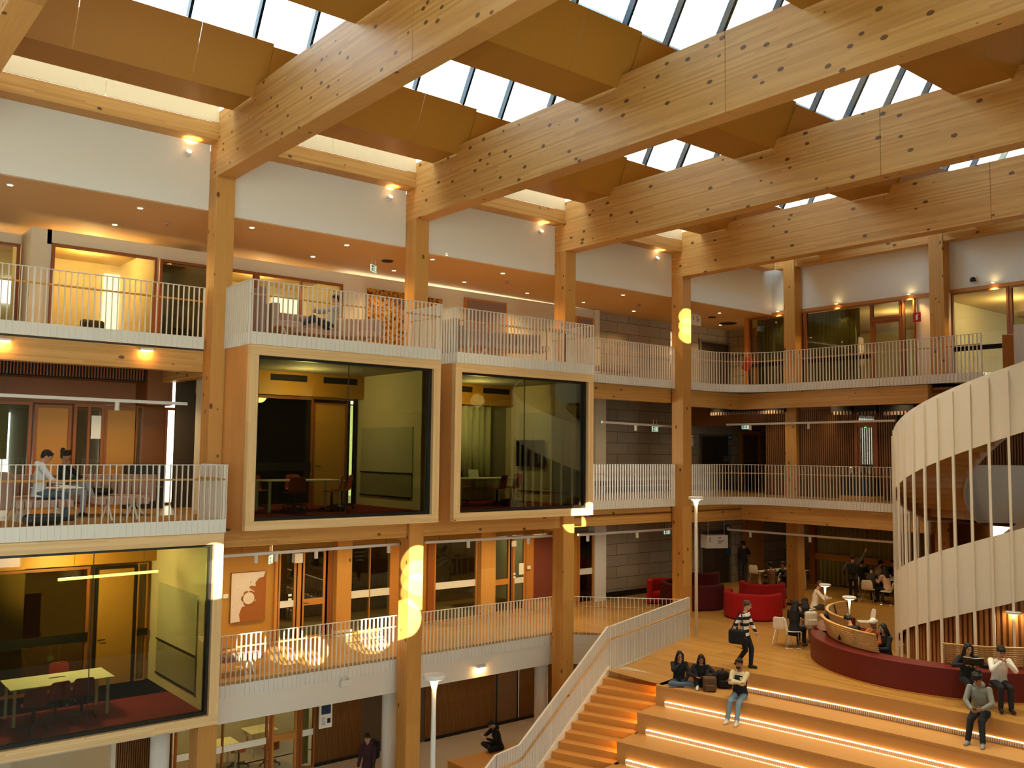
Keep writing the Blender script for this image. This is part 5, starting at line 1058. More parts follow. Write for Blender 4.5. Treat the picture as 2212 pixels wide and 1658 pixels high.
canvas('large mottled gold and brown artwork on the top gallery wall', 793, 876, 622, 775, 24.26, 'gold'); canvas('second gold and brown artwork half hidden by the column on the top gallery', 905, 952, 640, 775, 24.26, 'gold')
canvas('tall rust red wavy panel right of the lower glass doors', 1150, 1199, 1163, 1286, 24.16, 'rust'); canvas('dark red painting seen through the left pod', 36, 84, 1284, 1376, 23.88, 'darkart'); canvas('dark framed picture behind the left top gallery window', 44, 62, 560, 650, 25.9, 'greyroom')
for (x, y, yy_, lab) in ((487, 1287, 24.17, 'small white caption card left of the painting with white arcs'), (857, 1253, 24.17, 'small white caption card left of the sunlit column'), (1142, 1225, 24.05, 'small white caption card left of the rust red panel'), (20, 1333, 23.86, 'small cream caption card seen through the left pod'), (109, 1421, 23.86, 'cream socket plate low behind the left pod glass')):
    p = at(x, y, Y=yy_); tag(MB().box(p.x-.07, p.x+.07, yy_-.02, yy_, p.z-.055, p.z+.055).build('caption_card', M['paper']), lab, 'caption card', 'caption cards')
for (x, y, lab) in ((626, 1285, 'upper of two white stickers on the first glass door'), (626, 1294, 'lower of two white stickers on the first glass door'), (1111, 1239, 'upper of two white stickers on the far glass door'), (1111, 1246, 'lower of two white stickers on the far glass door'), (1126, 1228, 'white notice with drawing on the far glass door'), (1110, 1174, 'white plate at the top of the far glass door')):
    p = at(x, y, Y=24.1); w_ = .05 if 'sticker' in lab else .1; h_ = .03 if 'sticker' in lab else (.19 if 'notice' in lab else .09); tag(MB().box(p.x-w_, p.x+w_, 24.09, 24.1, p.z-h_, p.z+h_).build('door_notice', M['paper']), lab, 'notice', 'door notices')
p = at(646, 1205, Y=23.9); tag(MB().box(p.x-.12, p.x+.12, 23.9, 24.1, p.z-.13, p.z+.13).build('door_sign', M['steel']), 'cream box sign above the double glass doors', 'sign')
a, b = at(690, 1527, Y=25.0), at(717, 1565, Y=25.0); t = thing('poster', 'white poster with a dark picture on the ground floor batten wall', 'poster', ((a.x+b.x)/2, 25.0, b.z)); MB().box(a.x, b.x, 25.0, 25.03, b.z-.05, a.z+.3).build('sheet', M['paper'], t); MB().box(a.x+.07, b.x-.05, 24.995, 25.0, b.z+.35, a.z+.25).build('picture', M['navy'], t); MB().box(b.x-.16, b.x-.05, 24.995, 25.0, b.z+.08, b.z+.22).build('emblem', M['ink'], t)
for i in range(5): MB().box(a.x+.08, b.x-.22, 24.996, 25.0, b.z+.05+i*.045, b.z+.065+i*.045).build('text_line', M['sofad'], t)
for (x, y, lab) in ((1577, 944, 'dark toilet sign box above the middle gallery door'), (1573, 1139, 'dark sign box above the concourse door')):
    p = at(x, y, Y=24.3); t = thing('door_sign_box', lab, 'sign', p); lpart('box', MB().box(-.17, .17, 0, .12, -.1, .1), M['navy'], t, bevel=.01); lpart('pictogram', MB().box(-.1, -.04, -.004, 0, -.05, .05).box(.02, .08, -.004, 0, -.05, .05), M['paper'], t)
p = at(1570, 991, Y=24.42); tag(MB().box(p.x-.12, p.x+.12, 24.42, 24.48, p.z-.12, p.z+.12).build('lift_call_panel', M['chrome2']), 'small steel call panel right of the middle gallery lift', 'call panel'); p = at(1574, 1190, Y=24.42); tag(MB().box(p.x-.12, p.x+.12, 24.42, 24.48, p.z-.16, p.z+.16).build('lift_call_panel', M['navy']), 'dark call panel right of the concourse lift', 'call panel')
# ================================================================ people
PENDING = []
def V3(*a): return Vector(a)
class Flesh:
    """closed rounded shapes that are later melted into one skin"""
    def __init__(s): s.mb = MB()
    def ell(s, c, rad, M_=None, n=12):
        c = Vector(c); R = M_ or Matrix.Identity(3); vs = []; fs = []; m = n//2+1
        vs.append(c+R @ V3(0, 0, -rad[2]))
        for i in range(1, m):
            t = -PI/2+PI*i/m
            for k in range(n): p = 2*PI*k/n; vs.append(c+R @ V3(rad[0]*math.cos(t)*math.cos(p), rad[1]*math.cos(t)*math.sin(p), rad[2]*math.sin(t)))
        vs.append(c+R @ V3(0, 0, rad[2])); e = len(vs)-1
        for k in range(n): fs.append((0, 1+(k+1) % n, 1+k)); fs.append((e, e-n+k, e-n+(k+1) % n))
        for i in range(m-2):
            for k in range(n): a = 1+i*n+k; b = 1+i*n+(k+1) % n; fs.append((a, b, b+n, a+n))
        s.mb.add(vs, fs); return s
    def cap(s, a, b, ra, rb, n=10):
        a, b = Vector(a), Vector(b); d = b-a
        if d.length < 1e-4: return s.ell(a, (ra,)*3)
        d.normalize(); ref = V3(0, 0, 1) if abs(d.z) < .9 else V3(1, 0, 0); u = d.cross(ref).normalized(); v = d.cross(u)
        rings = [(a-d*ra*math.cos(t), ra*math.sin(t)) for t in (PI/8, PI/4, 3*PI/8)]+[(a, ra), (b, rb)]+[(b+d*rb*math.cos(t), rb*math.sin(t)) for t in (3*PI/8, PI/4, PI/8)]
        vs = [a-d*ra]; fs = []
        for c, r in rings:
            for k in range(n): t = 2*PI*k/n; vs.append(c+(u*math.cos(t)+v*math.sin(t))*r)
        vs.append(b+d*rb); e = len(vs)-1; m = len(rings)
        for k in range(n): fs.append((0, 1+(k+1) % n, 1+k)); fs.append((e, e-n+k, e-n+(k+1) % n))
        for i in range(m-1):
            for k in range(n): p = 1+i*n+k; q = 1+i*n+(k+1) % n; fs.append((p, q, q+n, p+n))
        s.mb.add(vs, fs); return s
    def loft(s, pts, rad, lat, n=14):
        """elliptic tube through pts; rad = (depth, width) per point"""
        pts = [Vector(p) for p in pts]; m = len(pts); vs = []; fs = []
        for i, p in enumerate(pts):
            d = (pts[min(i+1, m-1)]-pts[max(i-1, 0)]).normalized(); l = (Vector(lat)-d*d.dot(Vector(lat))).normalized(); f = l.cross(d)
            for k in range(n): t = 2*PI*k/n; vs.append(p+f*math.cos(t)*rad[i][0]+l*math.sin(t)*rad[i][1])
        for i in range(m-1):
            for k in range(n): k2 = (k+1) % n; fs.append((i*n+k, i*n+k2, (i+1)*n+k2, (i+1)*n+k))
        fs += [tuple(range(n-1, -1, -1)), tuple((m-1)*n+k for k in range(n))]
        s.mb.add(vs, fs); return s
    def done(s, name, mat, parent, vox, smooth=4, root=None):
        o = s.mb.build(name, mat)
        if parent is not None: o.parent = parent
        r = o.modifiers.new('skin', 'REMESH'); r.mode = 'VOXEL'; r.voxel_size = vox; r.use_smooth_shade = True
        if smooth: k = o.modifiers.new('smooth', 'SMOOTH'); k.iterations = smooth; k.factor = .5
        PENDING.append(o); return o
def ik(a, c, l1, l2, hint):
    a, c = Vector(a), Vector(c); d = c-a; L = min(d.length, (l1+l2)*.995); dn = d.normalized(); c = a+dn*L
    x = (l1*l1-l2*l2+L*L)/(2*L); h = math.sqrt(max(0, l1*l1-x*x)); q = Vector(hint)-dn*dn.dot(Vector(hint)); q.normalize(); return a+dn*x+q*h, c
FM = {}
def cloth(h, rough=.85):
    if h not in FM: FM[h] = plain('cloth_'+h.strip('#'), h, rough, noise=.1, nscale=18)
    return FM[h]
def skin(h):
    if 's'+h not in FM: FM['s'+h] = plain('skin_'+h.strip('#'), h, .5, noise=.05)
    return FM['s'+h]
def person(label, loc, rz, h=1.70, pelvis=(0, 0, .93), lean=(0, 0), twist=0, look=(0, 0), wr=None, el=None, an=None, kn=None, top='#1a1a1c', bottom='#22242a', shoe='#22201f', hairc='#17110d', sk='#b98262', hair='short', vox=.012,
           hood=False, sleeve=True, topmat=None, face=True, curl=.9, hand_dir=None, cap=None, beard=False, toe=None, skirt=False, coat=0, group=None, knuckle=True):
    """faces +x, left is +y; wr/an: wrist and ankle targets (left, right); el/kn: hints for elbows and knees"""
    s = h/1.72; S3 = lambda v: Vector(v)*s
    P = S3(pelvis); lat = Matrix.Rotation(twist, 3, 'Z') @ V3(0, 1, 0); up = V3(lean[0], lean[1], 1).normalized(); fw = lat.cross(up).normalized()
    waist = P+up*.13*s; chest = P+up*.33*s; ub = P+up*.44*s; nb = P+up*.52*s
    sh = [P+up*.455*s+lat*k*.175*s for k in (1, -1)]
    hy, hp = look; Rl = Matrix.Rotation(twist+hy, 3, 'Z') @ Matrix.Rotation(hp, 3, 'Y')
    Rb = Matrix((fw, lat, up)).transposed() @ Matrix.Rotation(hy, 3, 'Z') @ Matrix.Rotation(hp, 3, 'Y')
    hd = nb+up*.085*s+fw*.015*s+Rb @ V3(.01, 0, .085)*s
    hip = [P+lat*k*.09*s+V3(0, 0, -.03)*s for k in (1, -1)]
    wr = wr or ((.05, .24, .78), (.05, -.24, .78)); el = el or ((-1, .5, 0), (-1, -.5, 0)); an = an or ((0, .1, .08), (0, -.1, .08)); kn = kn or ((1, 0, 0), (1, 0, 0))
    arm = []; leg = []
    for i in (0, 1):
        e, w = ik(sh[i], S3(wr[i]), .285*s, .25*s, el[i]); arm.append((sh[i], e, w)); k, a = ik(hip[i], S3(an[i]), .43*s, .42*s, kn[i]); leg.append((hip[i], k, a))
    t = Flesh()
    sp = [P-up*.07*s, P, waist, chest, ub, nb]; rd = [(.085, .13), (.11, .16), (.092, .135), (.11, .155), (.085, .145), (.05, .06)]; rd = [(a*s, b*s) for a, b in rd]
    t.loft(sp, rd, lat)
    t.cap(nb-up*.03*s, hd-Rb @ V3(.02, 0, .06)*s, .052*s, .05*s)
    t.ell(hd, (.094*s, .076*s, .112*s), Rb); t.ell(hd+Rb @ V3(.03, 0, -.06)*s, (.058*s, .055*s, .055*s), Rb)
    if face:
        t.cap(hd+Rb @ V3(.088, 0, .012)*s, hd+Rb @ V3(.108, 0, -.022)*s, .008*s, .014*s, 8)
        for k in (1, -1): t.ell(hd+Rb @ V3(-.005, .078*k, -.008)*s, (.02*s, .009*s, .032*s), Rb, 8)
    for i, (a, e, w) in enumerate(arm):
        t.cap(a, e, .052*s, .042*s); t.cap(e, w, .042*s, .028*s)
        d = (w-e).normalized() if hand_dir is None or hand_dir[i] is None else Vector(hand_dir[i]).normalized(); side = V3(0, 1 if i else -1, 0)
        pn = d.cross(V3(0, 0, 1)); pn = pn.normalized() if pn.length > .2 else V3(1, 0, 0)
        lt = (V3(1, 0, .001)-d*d.x).normalized() if abs(d.x) < .8 else (V3(0, 0, 1)-d*d.z).normalized(); pn = d.cross(lt).normalized(); pn = pn if pn.dot(side) > 0 else -pn
        Rh = Matrix((d, lt, pn)).transposed(); t.ell(w+d*.05*s, (.055*s, .042*s, .018*s), Rh, 10)
        for j in range(4):
            b = w+d*.082*s+lt*(j-1.5)*-.0205*s; l = (.04, .046, .043, .034)[j]*s; c1 = curl*.55; m1 = b+(d*math.cos(c1)+pn*math.sin(c1))*l; c2 = curl*1.4; m2 = m1+(d*math.cos(c2)+pn*math.sin(c2))*l*.85
            t.cap(b, m1, .0095*s, .009*s, 7); t.cap(m1, m2, .009*s, .0078*s, 7)
        b = w+d*.03*s+lt*.034*s; m1 = b+(d*.6+lt*.65+pn*.25).normalized()*.04*s; t.cap(b, m1, .013*s, .011*s, 7); t.cap(m1, m1+(d*.9+lt*.2+pn*.4).normalized()*.03*s, .011*s, .009*s, 7)
    for (a, k, f) in leg: t.cap(a, k, .082*s, .056*s); t.cap(k, f, .055*s, .04*s)
    body = t.done('person', skin(sk), None, vox, 3)
    body.location = loc; body.rotation_euler = (0, 0, rz); tag(body, label, 'person', group)
    g = Flesh(); q = .016*s
    g.loft([P-up*(.09+coat)*s]+sp[1:5]+[nb-up*.015*s], [(rd[1][0]+q+.01, rd[1][1]+q+.01)]+[(a+q, b+q) for a, b in rd[1:5]]+[(.062*s, .075*s)], lat)
    for (a, e, w) in arm:
        g.ell(a, (.068*s,)*3)
        if sleeve: g.cap(a, e, .066*s, .054*s); g.cap(e, w-(w-e)*.06, .054*s, .04*s)
        else: g.cap(a, a.lerp(e, .65), .064*s, .058*s)
    if hood: g.ell(nb-fw*.075*s-up*.0*s, (.07*s, .11*s, .065*s), Rb); g.cap(nb+lat*.06*s, nb-lat*.06*s, .05*s, .05*s)
    g.done('top', topmat or cloth(top), body, vox, 3)
    g = Flesh(); g.loft([P-up*.1*s, P-up*.0*s, P+up*.07*s], [(.1*s, .14*s), (.125*s, .172*s), (.105*s, .15*s)], lat)
    for (a, k, f) in leg: g.cap(a, k, .096*s, .07*s); g.cap(k, f-(f-k)*.08, .068*s, .056*s)
    if skirt: g.loft([P, P.lerp((leg[0][1]+leg[1][1])/2, .6), (leg[0][1]+leg[1][1])/2], [(.12*s, .17*s), (.1*s, .2*s), (.1*s, .2*s)], lat)
    g.done('trousers', cloth(bottom), body, vox, 3)
    for i, (a, k, f) in enumerate(leg):
        td = V3(1, (.12 if i == 0 else -.12), 0) if toe is None else Vector(toe[i]); td.normalize(); g = Flesh(); b = f+V3(0, 0, -.035)*s
        g.cap(b-td*.035*s, b+td*.06*s, .044*s, .043*s); g.cap(b+td*.06*s, b+td*.14*s-V3(0, 0, .008)*s, .042*s, .034*s); g.cap(f+V3(0, 0, .02)*s, b, .045*s, .045*s); g.done('shoe', cloth(shoe, .6), body, max(.009, vox*.8), 2)
    g = Flesh()
    if hair == 'cap':
        g.ell(hd+Rb @ V3(-.008, 0, .035)*s, (.105*s, .088*s, .09*s), Rb); g.cap(hd+Rb @ V3(.07, .03, .05)*s, hd+Rb @ V3(.07, -.03, .05)*s, .03*s, .03*s); g.cap(hd+Rb @ V3(-.1, .04, .02)*s, hd+Rb @ V3(-.1, -.04, .02)*s, .025*s, .025*s); g.done('cap', cloth(cap), body, max(.01, vox*.8), 2)
    else:
        g.ell(hd+Rb @ V3(-.022, 0, .036)*s, (.1*s, .09*s, .096*s), Rb)
        if hair in ('short', 'curly'):
            g.ell(hd+Rb @ V3(-.05, 0, -.01)*s, (.06*s, .078*s, .07*s), Rb)
            g.cap(hd+Rb @ V3(.06, .035, .082)*s, hd+Rb @ V3(.06, -.035, .082)*s, .03*s, .03*s)
        if hair == 'curly':
            for i in range(14): a_ = i*2.4; z_ = .02+.09*(i % 5)/4; g.ell(hd+Rb @ V3(-.02+.085*math.cos(a_)*.9, .08*math.sin(a_), z_+.02)*s, (.036*s,)*3, None, 8)
        if hair in ('long', 'bob'):
            dn = .3 if hair == 'long' else .15; back = hd-fw*.07*s
            g.loft([hd+Rb @ V3(-.03, 0, .06)*s, back-up*.04*s, nb-fw*.085*s-up*.02*s, nb-fw*.1*s-up*dn*s], [(.06*s, .085*s), (.06*s, .1*s), (.05*s, .12*s), (.03*s, .09*s)], lat)
            for k in (1, -1): g.cap(hd+Rb @ V3(.02, .075*k, .05)*s, hd+Rb @ V3(.0, .088*k, -.08)*s, .03*s, .03*s); g.cap(hd+Rb @ V3(.0, .088*k, -.08)*s, nb+lat*.11*k*s+fw*.05*s-up*(dn*.6)*s, .032*s, .02*s)
        if hair == 'bun': g.ell(hd+Rb @ V3(-.1, 0, .06)*s, (.045*s,)*3); g.ell(hd+Rb @ V3(-.05, 0, -.0)*s, (.06*s, .08*s, .06*s), Rb)
        g.done('hair', cloth(hairc, .7), body, max(.01, vox*.8), 2)
    if beard: g = Flesh(); g.ell(hd+Rb @ V3(.045, 0, -.078)*s, (.055*s, .058*s, .045*s), Rb); g.done('beard', cloth(hairc, .7), body, .009, 2)
    if face:
        for k in (1, -1): lpart('eye', Flesh().ell(hd+Rb @ V3(.083, .031*k, .018)*s, (.012*s, .013*s, .009*s), Rb, 8).mb, cloth('#1c120c', .3), body, smooth=True); 
        for k in (1, -1): lpart('eyebrow', Flesh().cap(hd+Rb @ V3(.09, .016*k, .042)*s, hd+Rb @ V3(.08, .048*k, .043)*s, .006*s, .005*s, 6).mb, cloth(hairc, .7), body, smooth=True)
        lpart('mouth', Flesh().ell(hd+Rb @ V3(.083, 0, -.058)*s, (.012*s, .022*s, .006*s), Rb, 8).mb, cloth('#7d3b30', .5), body, smooth=True)
    return body, dict(arm=arm, leg=leg, head=hd, R=Rb, chest=chest, pelvis=P, fw=fw, up=up, lat=lat, s=s)
def wpt(body, v): return body.location+Matrix.Rotation(body.rotation_euler[2], 3, 'Z') @ Vector(v)
D = math.radians
def BHEAD(px_, py_, z, back):
    p = at(px_, py_, Z=z); return (p.x-back*.6, p.y-back*.6, L1)
SITW = dict(pelvis=(0, 0, .10), an=((.52, .1, -.40), (.5, -.1, -.40)))
# --- on the seating tiers
cross = dict(pelvis=(0, 0, .10), an=((.28, -.14, .06), (.34, .12, .07)), kn=((.4, 1, .1), (.4, -1, .1)), toe=((.3, -1, 0), (.3, 1, 0)))
p = at(1462, 1474, Z=3.46)
person('person with long black hair cross-legged in jeans on the topmost tier', (18.42, 15.72, 3.44), D(-128), 1.62, lean=(.12, .0), look=(0, .2), wr=((.3, .1, .12), (.24, -.02, .58)), el=((-.2, 1, 0), (0, -1, -.6)), hand_dir=((.4, 0, -1), (-.1, .1, 1)), top='#17171a', bottom='#52667a', shoe='#b9b2a0', hair='long', vox=.009, sk='#b27d5c', **cross)
p = at(1521, 1470, Z=3.46)
person('person in black with white sneakers and knees drawn up on the topmost tier', (18.68, 15.22, 3.44), D(-140), 1.60, pelvis=(0, 0, .1), an=((.4, .12, .08), (.38, -.1, .08)), kn=((.3, .2, 1), (.3, -.2, 1)), lean=(.18, 0), look=(.1, .35), wr=((.32, .16, .34), (.34, -.12, .32)), el=((-.3, 1, 0), (-.3, -1, 0)), top='#141416', bottom='#161619', shoe='#d9d6cc', hair='bob', vox=.009, sk='#a8745a')
p = at(1603, 1497, Z=3.46)
b, J = person('bearded person with crossed arms in a dark varsity jacket with cream sleeves and jeans', (18.62, 13.98, 3.44), D(196), 1.76, lean=(.04, 0), look=(-.1, .05), wr=((.22, -.1, .42), (.24, .1, .40)), el=((.2, 1, -.3), (.2, -1, -.3)), hand_dir=((.1, -1, .1), (.1, 1, .1)), top='#d3c29a', bottom='#6f8797', shoe='#d8d0c2', hair='short', beard=True, vox=.009, sk='#9c6a4a', pelvis=(0, 0, .10), an=((.66, .16, -.40), (.62, -.08, -.40)))
g = Flesh(); s_ = J['s']; P0 = J['pelvis']; up = J['up']
g.loft([P0-up*.06, P0, P0+up*.14, P0+up*.33, P0+up*.45], [(.14, .19), (.14, .19), (.125, .168), (.142, .185), (.108, .15)], J['lat']); g.done('vest_body', cloth('#18181f'), b, .011, 3)
lpart('collar', Flesh().cap(P0+up*.5+J['lat']*.06, P0+up*.5-J['lat']*.06, .03, .03).mb, cloth('#d8d2c4'), b, smooth=True); lpart('chest_letter', MB().cbox(P0+up*.38+J['fw']*.142+J['lat']*.08, (.01, .05, .07)), cloth('#d8d2c4'), b)
p = at(2112, 1552, Z=3.46)
b, J = person('person in a grey hoodie looking at a phone on the concourse edge, right', (19.92, 8.9, 3.92), D(192), 1.78, lean=(.2, 0), look=(-.25, .4), wr=((.4, .1, .22), (.42, -.08, .2)), el=((-.5, 1, 0), (-.5, -1, 0)), hand_dir=((.7, -.5, -.1), (.7, .5, -.1)), top='#83857a', bottom='#1e1f1f', shoe='#8a8a88', hair='curly', hood=True, vox=.009, sk='#9a6a4c', pelvis=(0, 0, .10), an=((.56, .14, -.40), (.52, -.14, -.40)), curl=1.2)
q = wpt(b, V3(.52, .0, .23)*J['s']); t = thing('phone', 'small dark phone in the hands of the person in the grey hoodie', 'phone', q, D(196)); lpart('case', MB().cbox((0, 0, 0), (.14, .07, .012), M=Matrix.Rotation(-.4, 3, 'Y')), M['black'], t, bevel=.003); lpart('screen', MB().cbox((-.002, 0, .007), (.125, .06, .002), M=Matrix.Rotation(-.4, 3, 'Y')), M['tv'], t)
def backpack(lab, loc, rz, col, sz=(.2, .3, .42), nm='backpack', cat='bag'):
    t = thing(nm, lab, cat, loc, rz); a, b_, c = sz
    lpart('bag_body', MB().box(-a/2, a/2, -b_/2, b_/2, 0, c), cloth(col), t, bevel=min(sz)*.35, bseg=4); lpart('front_pocket', MB().box(a/2-.01, a/2+.05, -b_*.38, b_*.38, c*.08, c*.5), cloth(col), t, bevel=.03, bseg=3)
    lpart('carry_loop', MB().tube([(0, -.05, c-.01), (0, -.04, c+.05), (0, .04, c+.05), (0, .05, c-.01)], .012, 8), cloth(col), t, smooth=True); return t
p = at(1560, 1486, Z=3.44); backpack('black backpack on the topmost tier beside the arms-crossed person', (p.x+.1, p.y, 3.44), D(-130), '#141416', (.24, .42, .42))
p = at(1533, 1492, Z=3.44); backpack('brown bag on the topmost tier in front of the person in white sneakers', (p.x, p.y, 3.44), D(-135), '#5e4127', (.2, .34, .36), 'tote_bag'); p = at(1491, 1466, Z=3.44); backpack('black bag between the two seated people in black', (p.x+.15, p.y, 3.44), D(-130), '#121214', (.22, .34, .4), 'shoulder_bag')
# --- walkers
p = at(1608, 1441, Z=L1)
b, J = person('person in a black and white striped jumper walking across the concourse with a black bag', (p.x, p.y, L1), D(-72), 1.66, pelvis=(0, 0, .92), lean=(.06, .03), look=(.25, .25), wr=((.28, .2, .84), (-.18, -.22, .9)), an=((.16, .03, .08), (-.18, -.06, .12)), top='#eee', topmat=bands('striped_knit', ('#16161a', '#e2ddd2'), .16), bottom='#141417', shoe='#141414', hair='bun', hairc='#4a3322', vox=.009, sk='#c49a7c')
t = backpack('black shoulder bag of the striped walker', wpt(b, (-.08, -.3, .62)), D(-72), '#131316', (.42, .16, .36), 'shoulder_bag'); lpart('shoulder_strap', MB().tube([(-.15, 0, .34), (.02, .14, .8), (.08, .1, .8), (.16, 0, .34)], .014, 8), cloth('#131316'), t)
p = at(797, 1594, Z=1.60)
b, J = person('person in a dark maroon hoodie with a backpack walking on the ground floor', (p.x, p.y, 0), D(-150), 1.74, pelvis=(0, 0, .93), lean=(.08, 0), look=(.2, .15), wr=((.2, .24, .86), (.1, -.25, .84)), an=((.2, .1, .08), (-.2, -.1, .12)), top='#3a1f22', bottom='#26201f', hairc='#2c1d12', hood=True, vox=.011, sk='#c08a6a')
backpack('black backpack worn by the walker on the ground floor', wpt(b, (-.28, 0, 1.0)), D(-150), '#151517', (.2, .32, .46))
# --- concourse, standing and seated
p = at(1607, 1257, Z=L1); person('person in dark clothes standing with their back turned by the amber door', (p.x, p.y, L1), D(60), 1.70, look=(.2, .1), wr=((.12, .16, .98), (.18, -.1, 1.28)), el=((-1, .5, 0), (-.2, -1, -.4)), top='#1b1a1e', bottom='#3a3b40', face=False, vox=.014, an=((0, .12, .08), (.06, -.1, .08)))
p = at(1843, 1299, Z=L1); b, J = person('person with a raised arm and a backpack standing by the study group', (p.x, p.y, L1), D(25), 1.72, look=(0, 0), wr=((.1, .3, .95), (.22, -.46, 1.88)), el=((-1, .5, 0), (.2, -1, -.2)), top='#3b332d', bottom='#1c1a1c', face=False, vox=.012, curl=.2)
backpack('dark backpack on the person with the raised arm', wpt(b, (-.26, 0, 1.02)), D(25), '#141214', (.2, .32, .44))
SEAT = dict(pelvis=(0, 0, .55), an=((.42, .1, .08), (.38, -.1, .08)), lean=(.12, 0))
def sit(lab, px_, py_, rz, zf, h=1.68, seat=.46, **k):
    p = at(px_, py_, Z=zf); a = dict(SEAT); a.update(k); return person(lab, (p.x, p.y, zf+(seat-.46)), rz, h, **a)
tbl = dict(wr=((.42, .12, .78), (.42, -.12, .78)), el=((-.3, 1, -.3), (-.3, -1, -.3)))
sit('person in a brown top seated with their back turned at the white shared table', 1667, 1290, D(60), L1, top='#6d4a2c', bottom='#2a2522', face=False, vox=.013, **tbl)
sit('dark figure half hidden behind the back column at the shared table', 1697, 1288, D(160), L1, top='#1a191c', bottom='#17171a', face=False, vox=.014, **tbl)
sit('person with long black hair and black coat at the red bench end', 1716, 1398, D(5), L1, 1.64, top='#151416', bottom='#1b191b', shoe='#5a4a3c', hair='long', vox=.011, coat=.12, lean=(.1, 0), look=(-.3, .1), wr=((.4, .12, .78), (.42, -.12, .76)), el=((-.3, 1, -.3), (-.3, -1, -.3)))
sit('person in a patterned grey cardigan leaning over the end of the red bench', 1741, 1392, D(30), L1, 1.66, top='#9a8576', topmat=None, bottom='#c9bba6', shoe='#7a6a58', hair='bob', vox=.011, look=(.6, .3), **tbl)
sit('person in a white sweater seated behind the red bench end', 1760, 1352, D(-50), L1, 1.7, seat=.55, top='#ddd3bc', bottom='#3b3a3a', hair='short', hairc='#5a4028', vox=.011, look=(.1, .25), sk='#c99a78', lean=(.2, 0), wr=((.42, .1, .82), (.42, -.12, .8)), el=((-.3, 1, -.3), (-.3, -1, -.3)))
p = at(1846, 1392, Z=L1+.45); person('hunched person in a dark leather jacket seen from behind inside the curved bench', BHEAD(1838, 1340, 5.1, .45), D(60), 1.76, pelvis=(0, 0, .6), an=((.42, .1, .1), (.4, -.1, .1)), lean=(.45, 0), look=(0, .4), top='#16130f', bottom='#1a1818', face=False, vox=.012, wr=((.5, .15, .7), (.5, -.15, .7)))
p = at(1893, 1368, Z=L1+.55); person('person in an orange jacket and backward white cap inside the curved bench', BHEAD(1893, 1338, 5.25, 0), D(170), 1.70, pelvis=(0, 0, .6), an=((.42, .1, .1), (.4, -.1, .1)), lean=(.12, 0), look=(0, .15), top='#a3501f', bottom='#2b2625', hair='cap', cap='#e7e1d4', vox=.011, sk='#8c5c42', wr=((.4, .1, .78), (.2, .03, 1.08)), el=((-.3, 1, -.3), (.1, -1, -.5)))
p = at(1919, 1392, Z=L1+.5); person('person with long dark hair in black beside the white cap', BHEAD(1914, 1352, 5.15, 0), D(165), 1.62, pelvis=(0, 0, .58), an=((.42, .1, .1), (.4, -.1, .1)), lean=(.12, 0), look=(-.1, .1), top='#151417', bottom='#19181b', hair='long', vox=.011, sk='#b98a6c', wr=((.4, .1, .78), (.4, -.1, .76)))
p = at(2088, 1420, Z=L1+.5); b, J = person('person with long dark hair reading an open book above the right slatted backrest', BHEAD(2088, 1389, 5.2, 0), D(-140), 1.66, pelvis=(0, 0, .55), an=((.42, .1, .1), (.4, -.1, .1)), lean=(.1, 0), look=(.15, .2), top='#1a181a', bottom='#19181b', hair='long', vox=.011, sk='#b98a6c', wr=((.36, .14, .92), (.36, -.14, .92)), el=((-.3, 1, -.3), (-.3, -1, -.3)))
q = wpt(b, (.46, 0, .98)); t = thing('open_book', 'open book with a black cover held by the reader at the right', 'book', q, D(-150))
for s in (-1, 1): lpart('cover', MB().cbox((0, s*.1, 0), (.24, .2, .012), M=Matrix.Rotation(-.9, 3, 'Y') @ Matrix.Rotation(s*.15, 3, 'X')), M['black'], t); lpart('page_block', MB().cbox((-.012, s*.1, .008), (.225, .19, .014), M=Matrix.Rotation(-.9, 3, 'Y') @ Matrix.Rotation(s*.15, 3, 'X')), M['paper'], t)
p = at(2148, 1428, Z=L1+.5); person('person in a white shirt resting chin on hands at the right edge', BHEAD(2152, 1395, 5.2, .1), D(-140), 1.74, pelvis=(0, 0, .55), an=((.42, .1, .1), (.4, -.1, .1)), lean=(.22, 0), look=(.05, .25), top='#e4dfd2', bottom='#2b2a2c', hair='short', vox=.011, sk='#b07f60', wr=((.36, .05, 1.02), (.36, -.05, 1.03)), el=((0, 1, -1), (0, -1, -1)), hand_dir=((-.2, -.5, .6), (-.2, .5, .6)))
sit('person in a dark top at the left of the study group under the curtain', 1880, 1298, D(10), L1, top='#3a3330', bottom='#222023', face=False, vox=.014, lean=(.3, 0), wr=((.5, .1, .78), (.5, -.1, .78))); sit('person in a tan top leaning in the study group', 1893, 1283, D(-40), L1, top='#a58a64', bottom='#2a2626', face=False, vox=.014, lean=(.25, 0), **{k: v for k, v in tbl.items()})
sit('dark-haired person at the far side of the study group', 1903, 1275, D(-100), L1, top='#1c1a1c', bottom='#1c1a1c', hair='long', face=False, vox=.014, **tbl); sit('person in a pale pink top seen from behind on the chair with the cream coat', 1918, 1303, D(70), L1, top='#c9a890', bottom='#1a1718', hair='bob', face=False, vox=.014, lean=(.2, 0), wr=((.45, .1, .8), (.45, -.1, .8)))
sit('person in black at the right of the study group, beside the stair rods', 1936, 1284, D(150), L1, top='#17161a', bottom='#17161a', face=False, vox=.014, **tbl); sit('dark figure seated just right of the raised arm', 1863, 1282, D(40), L1, top='#191719', bottom='#191719', face=False, vox=.014, **tbl)
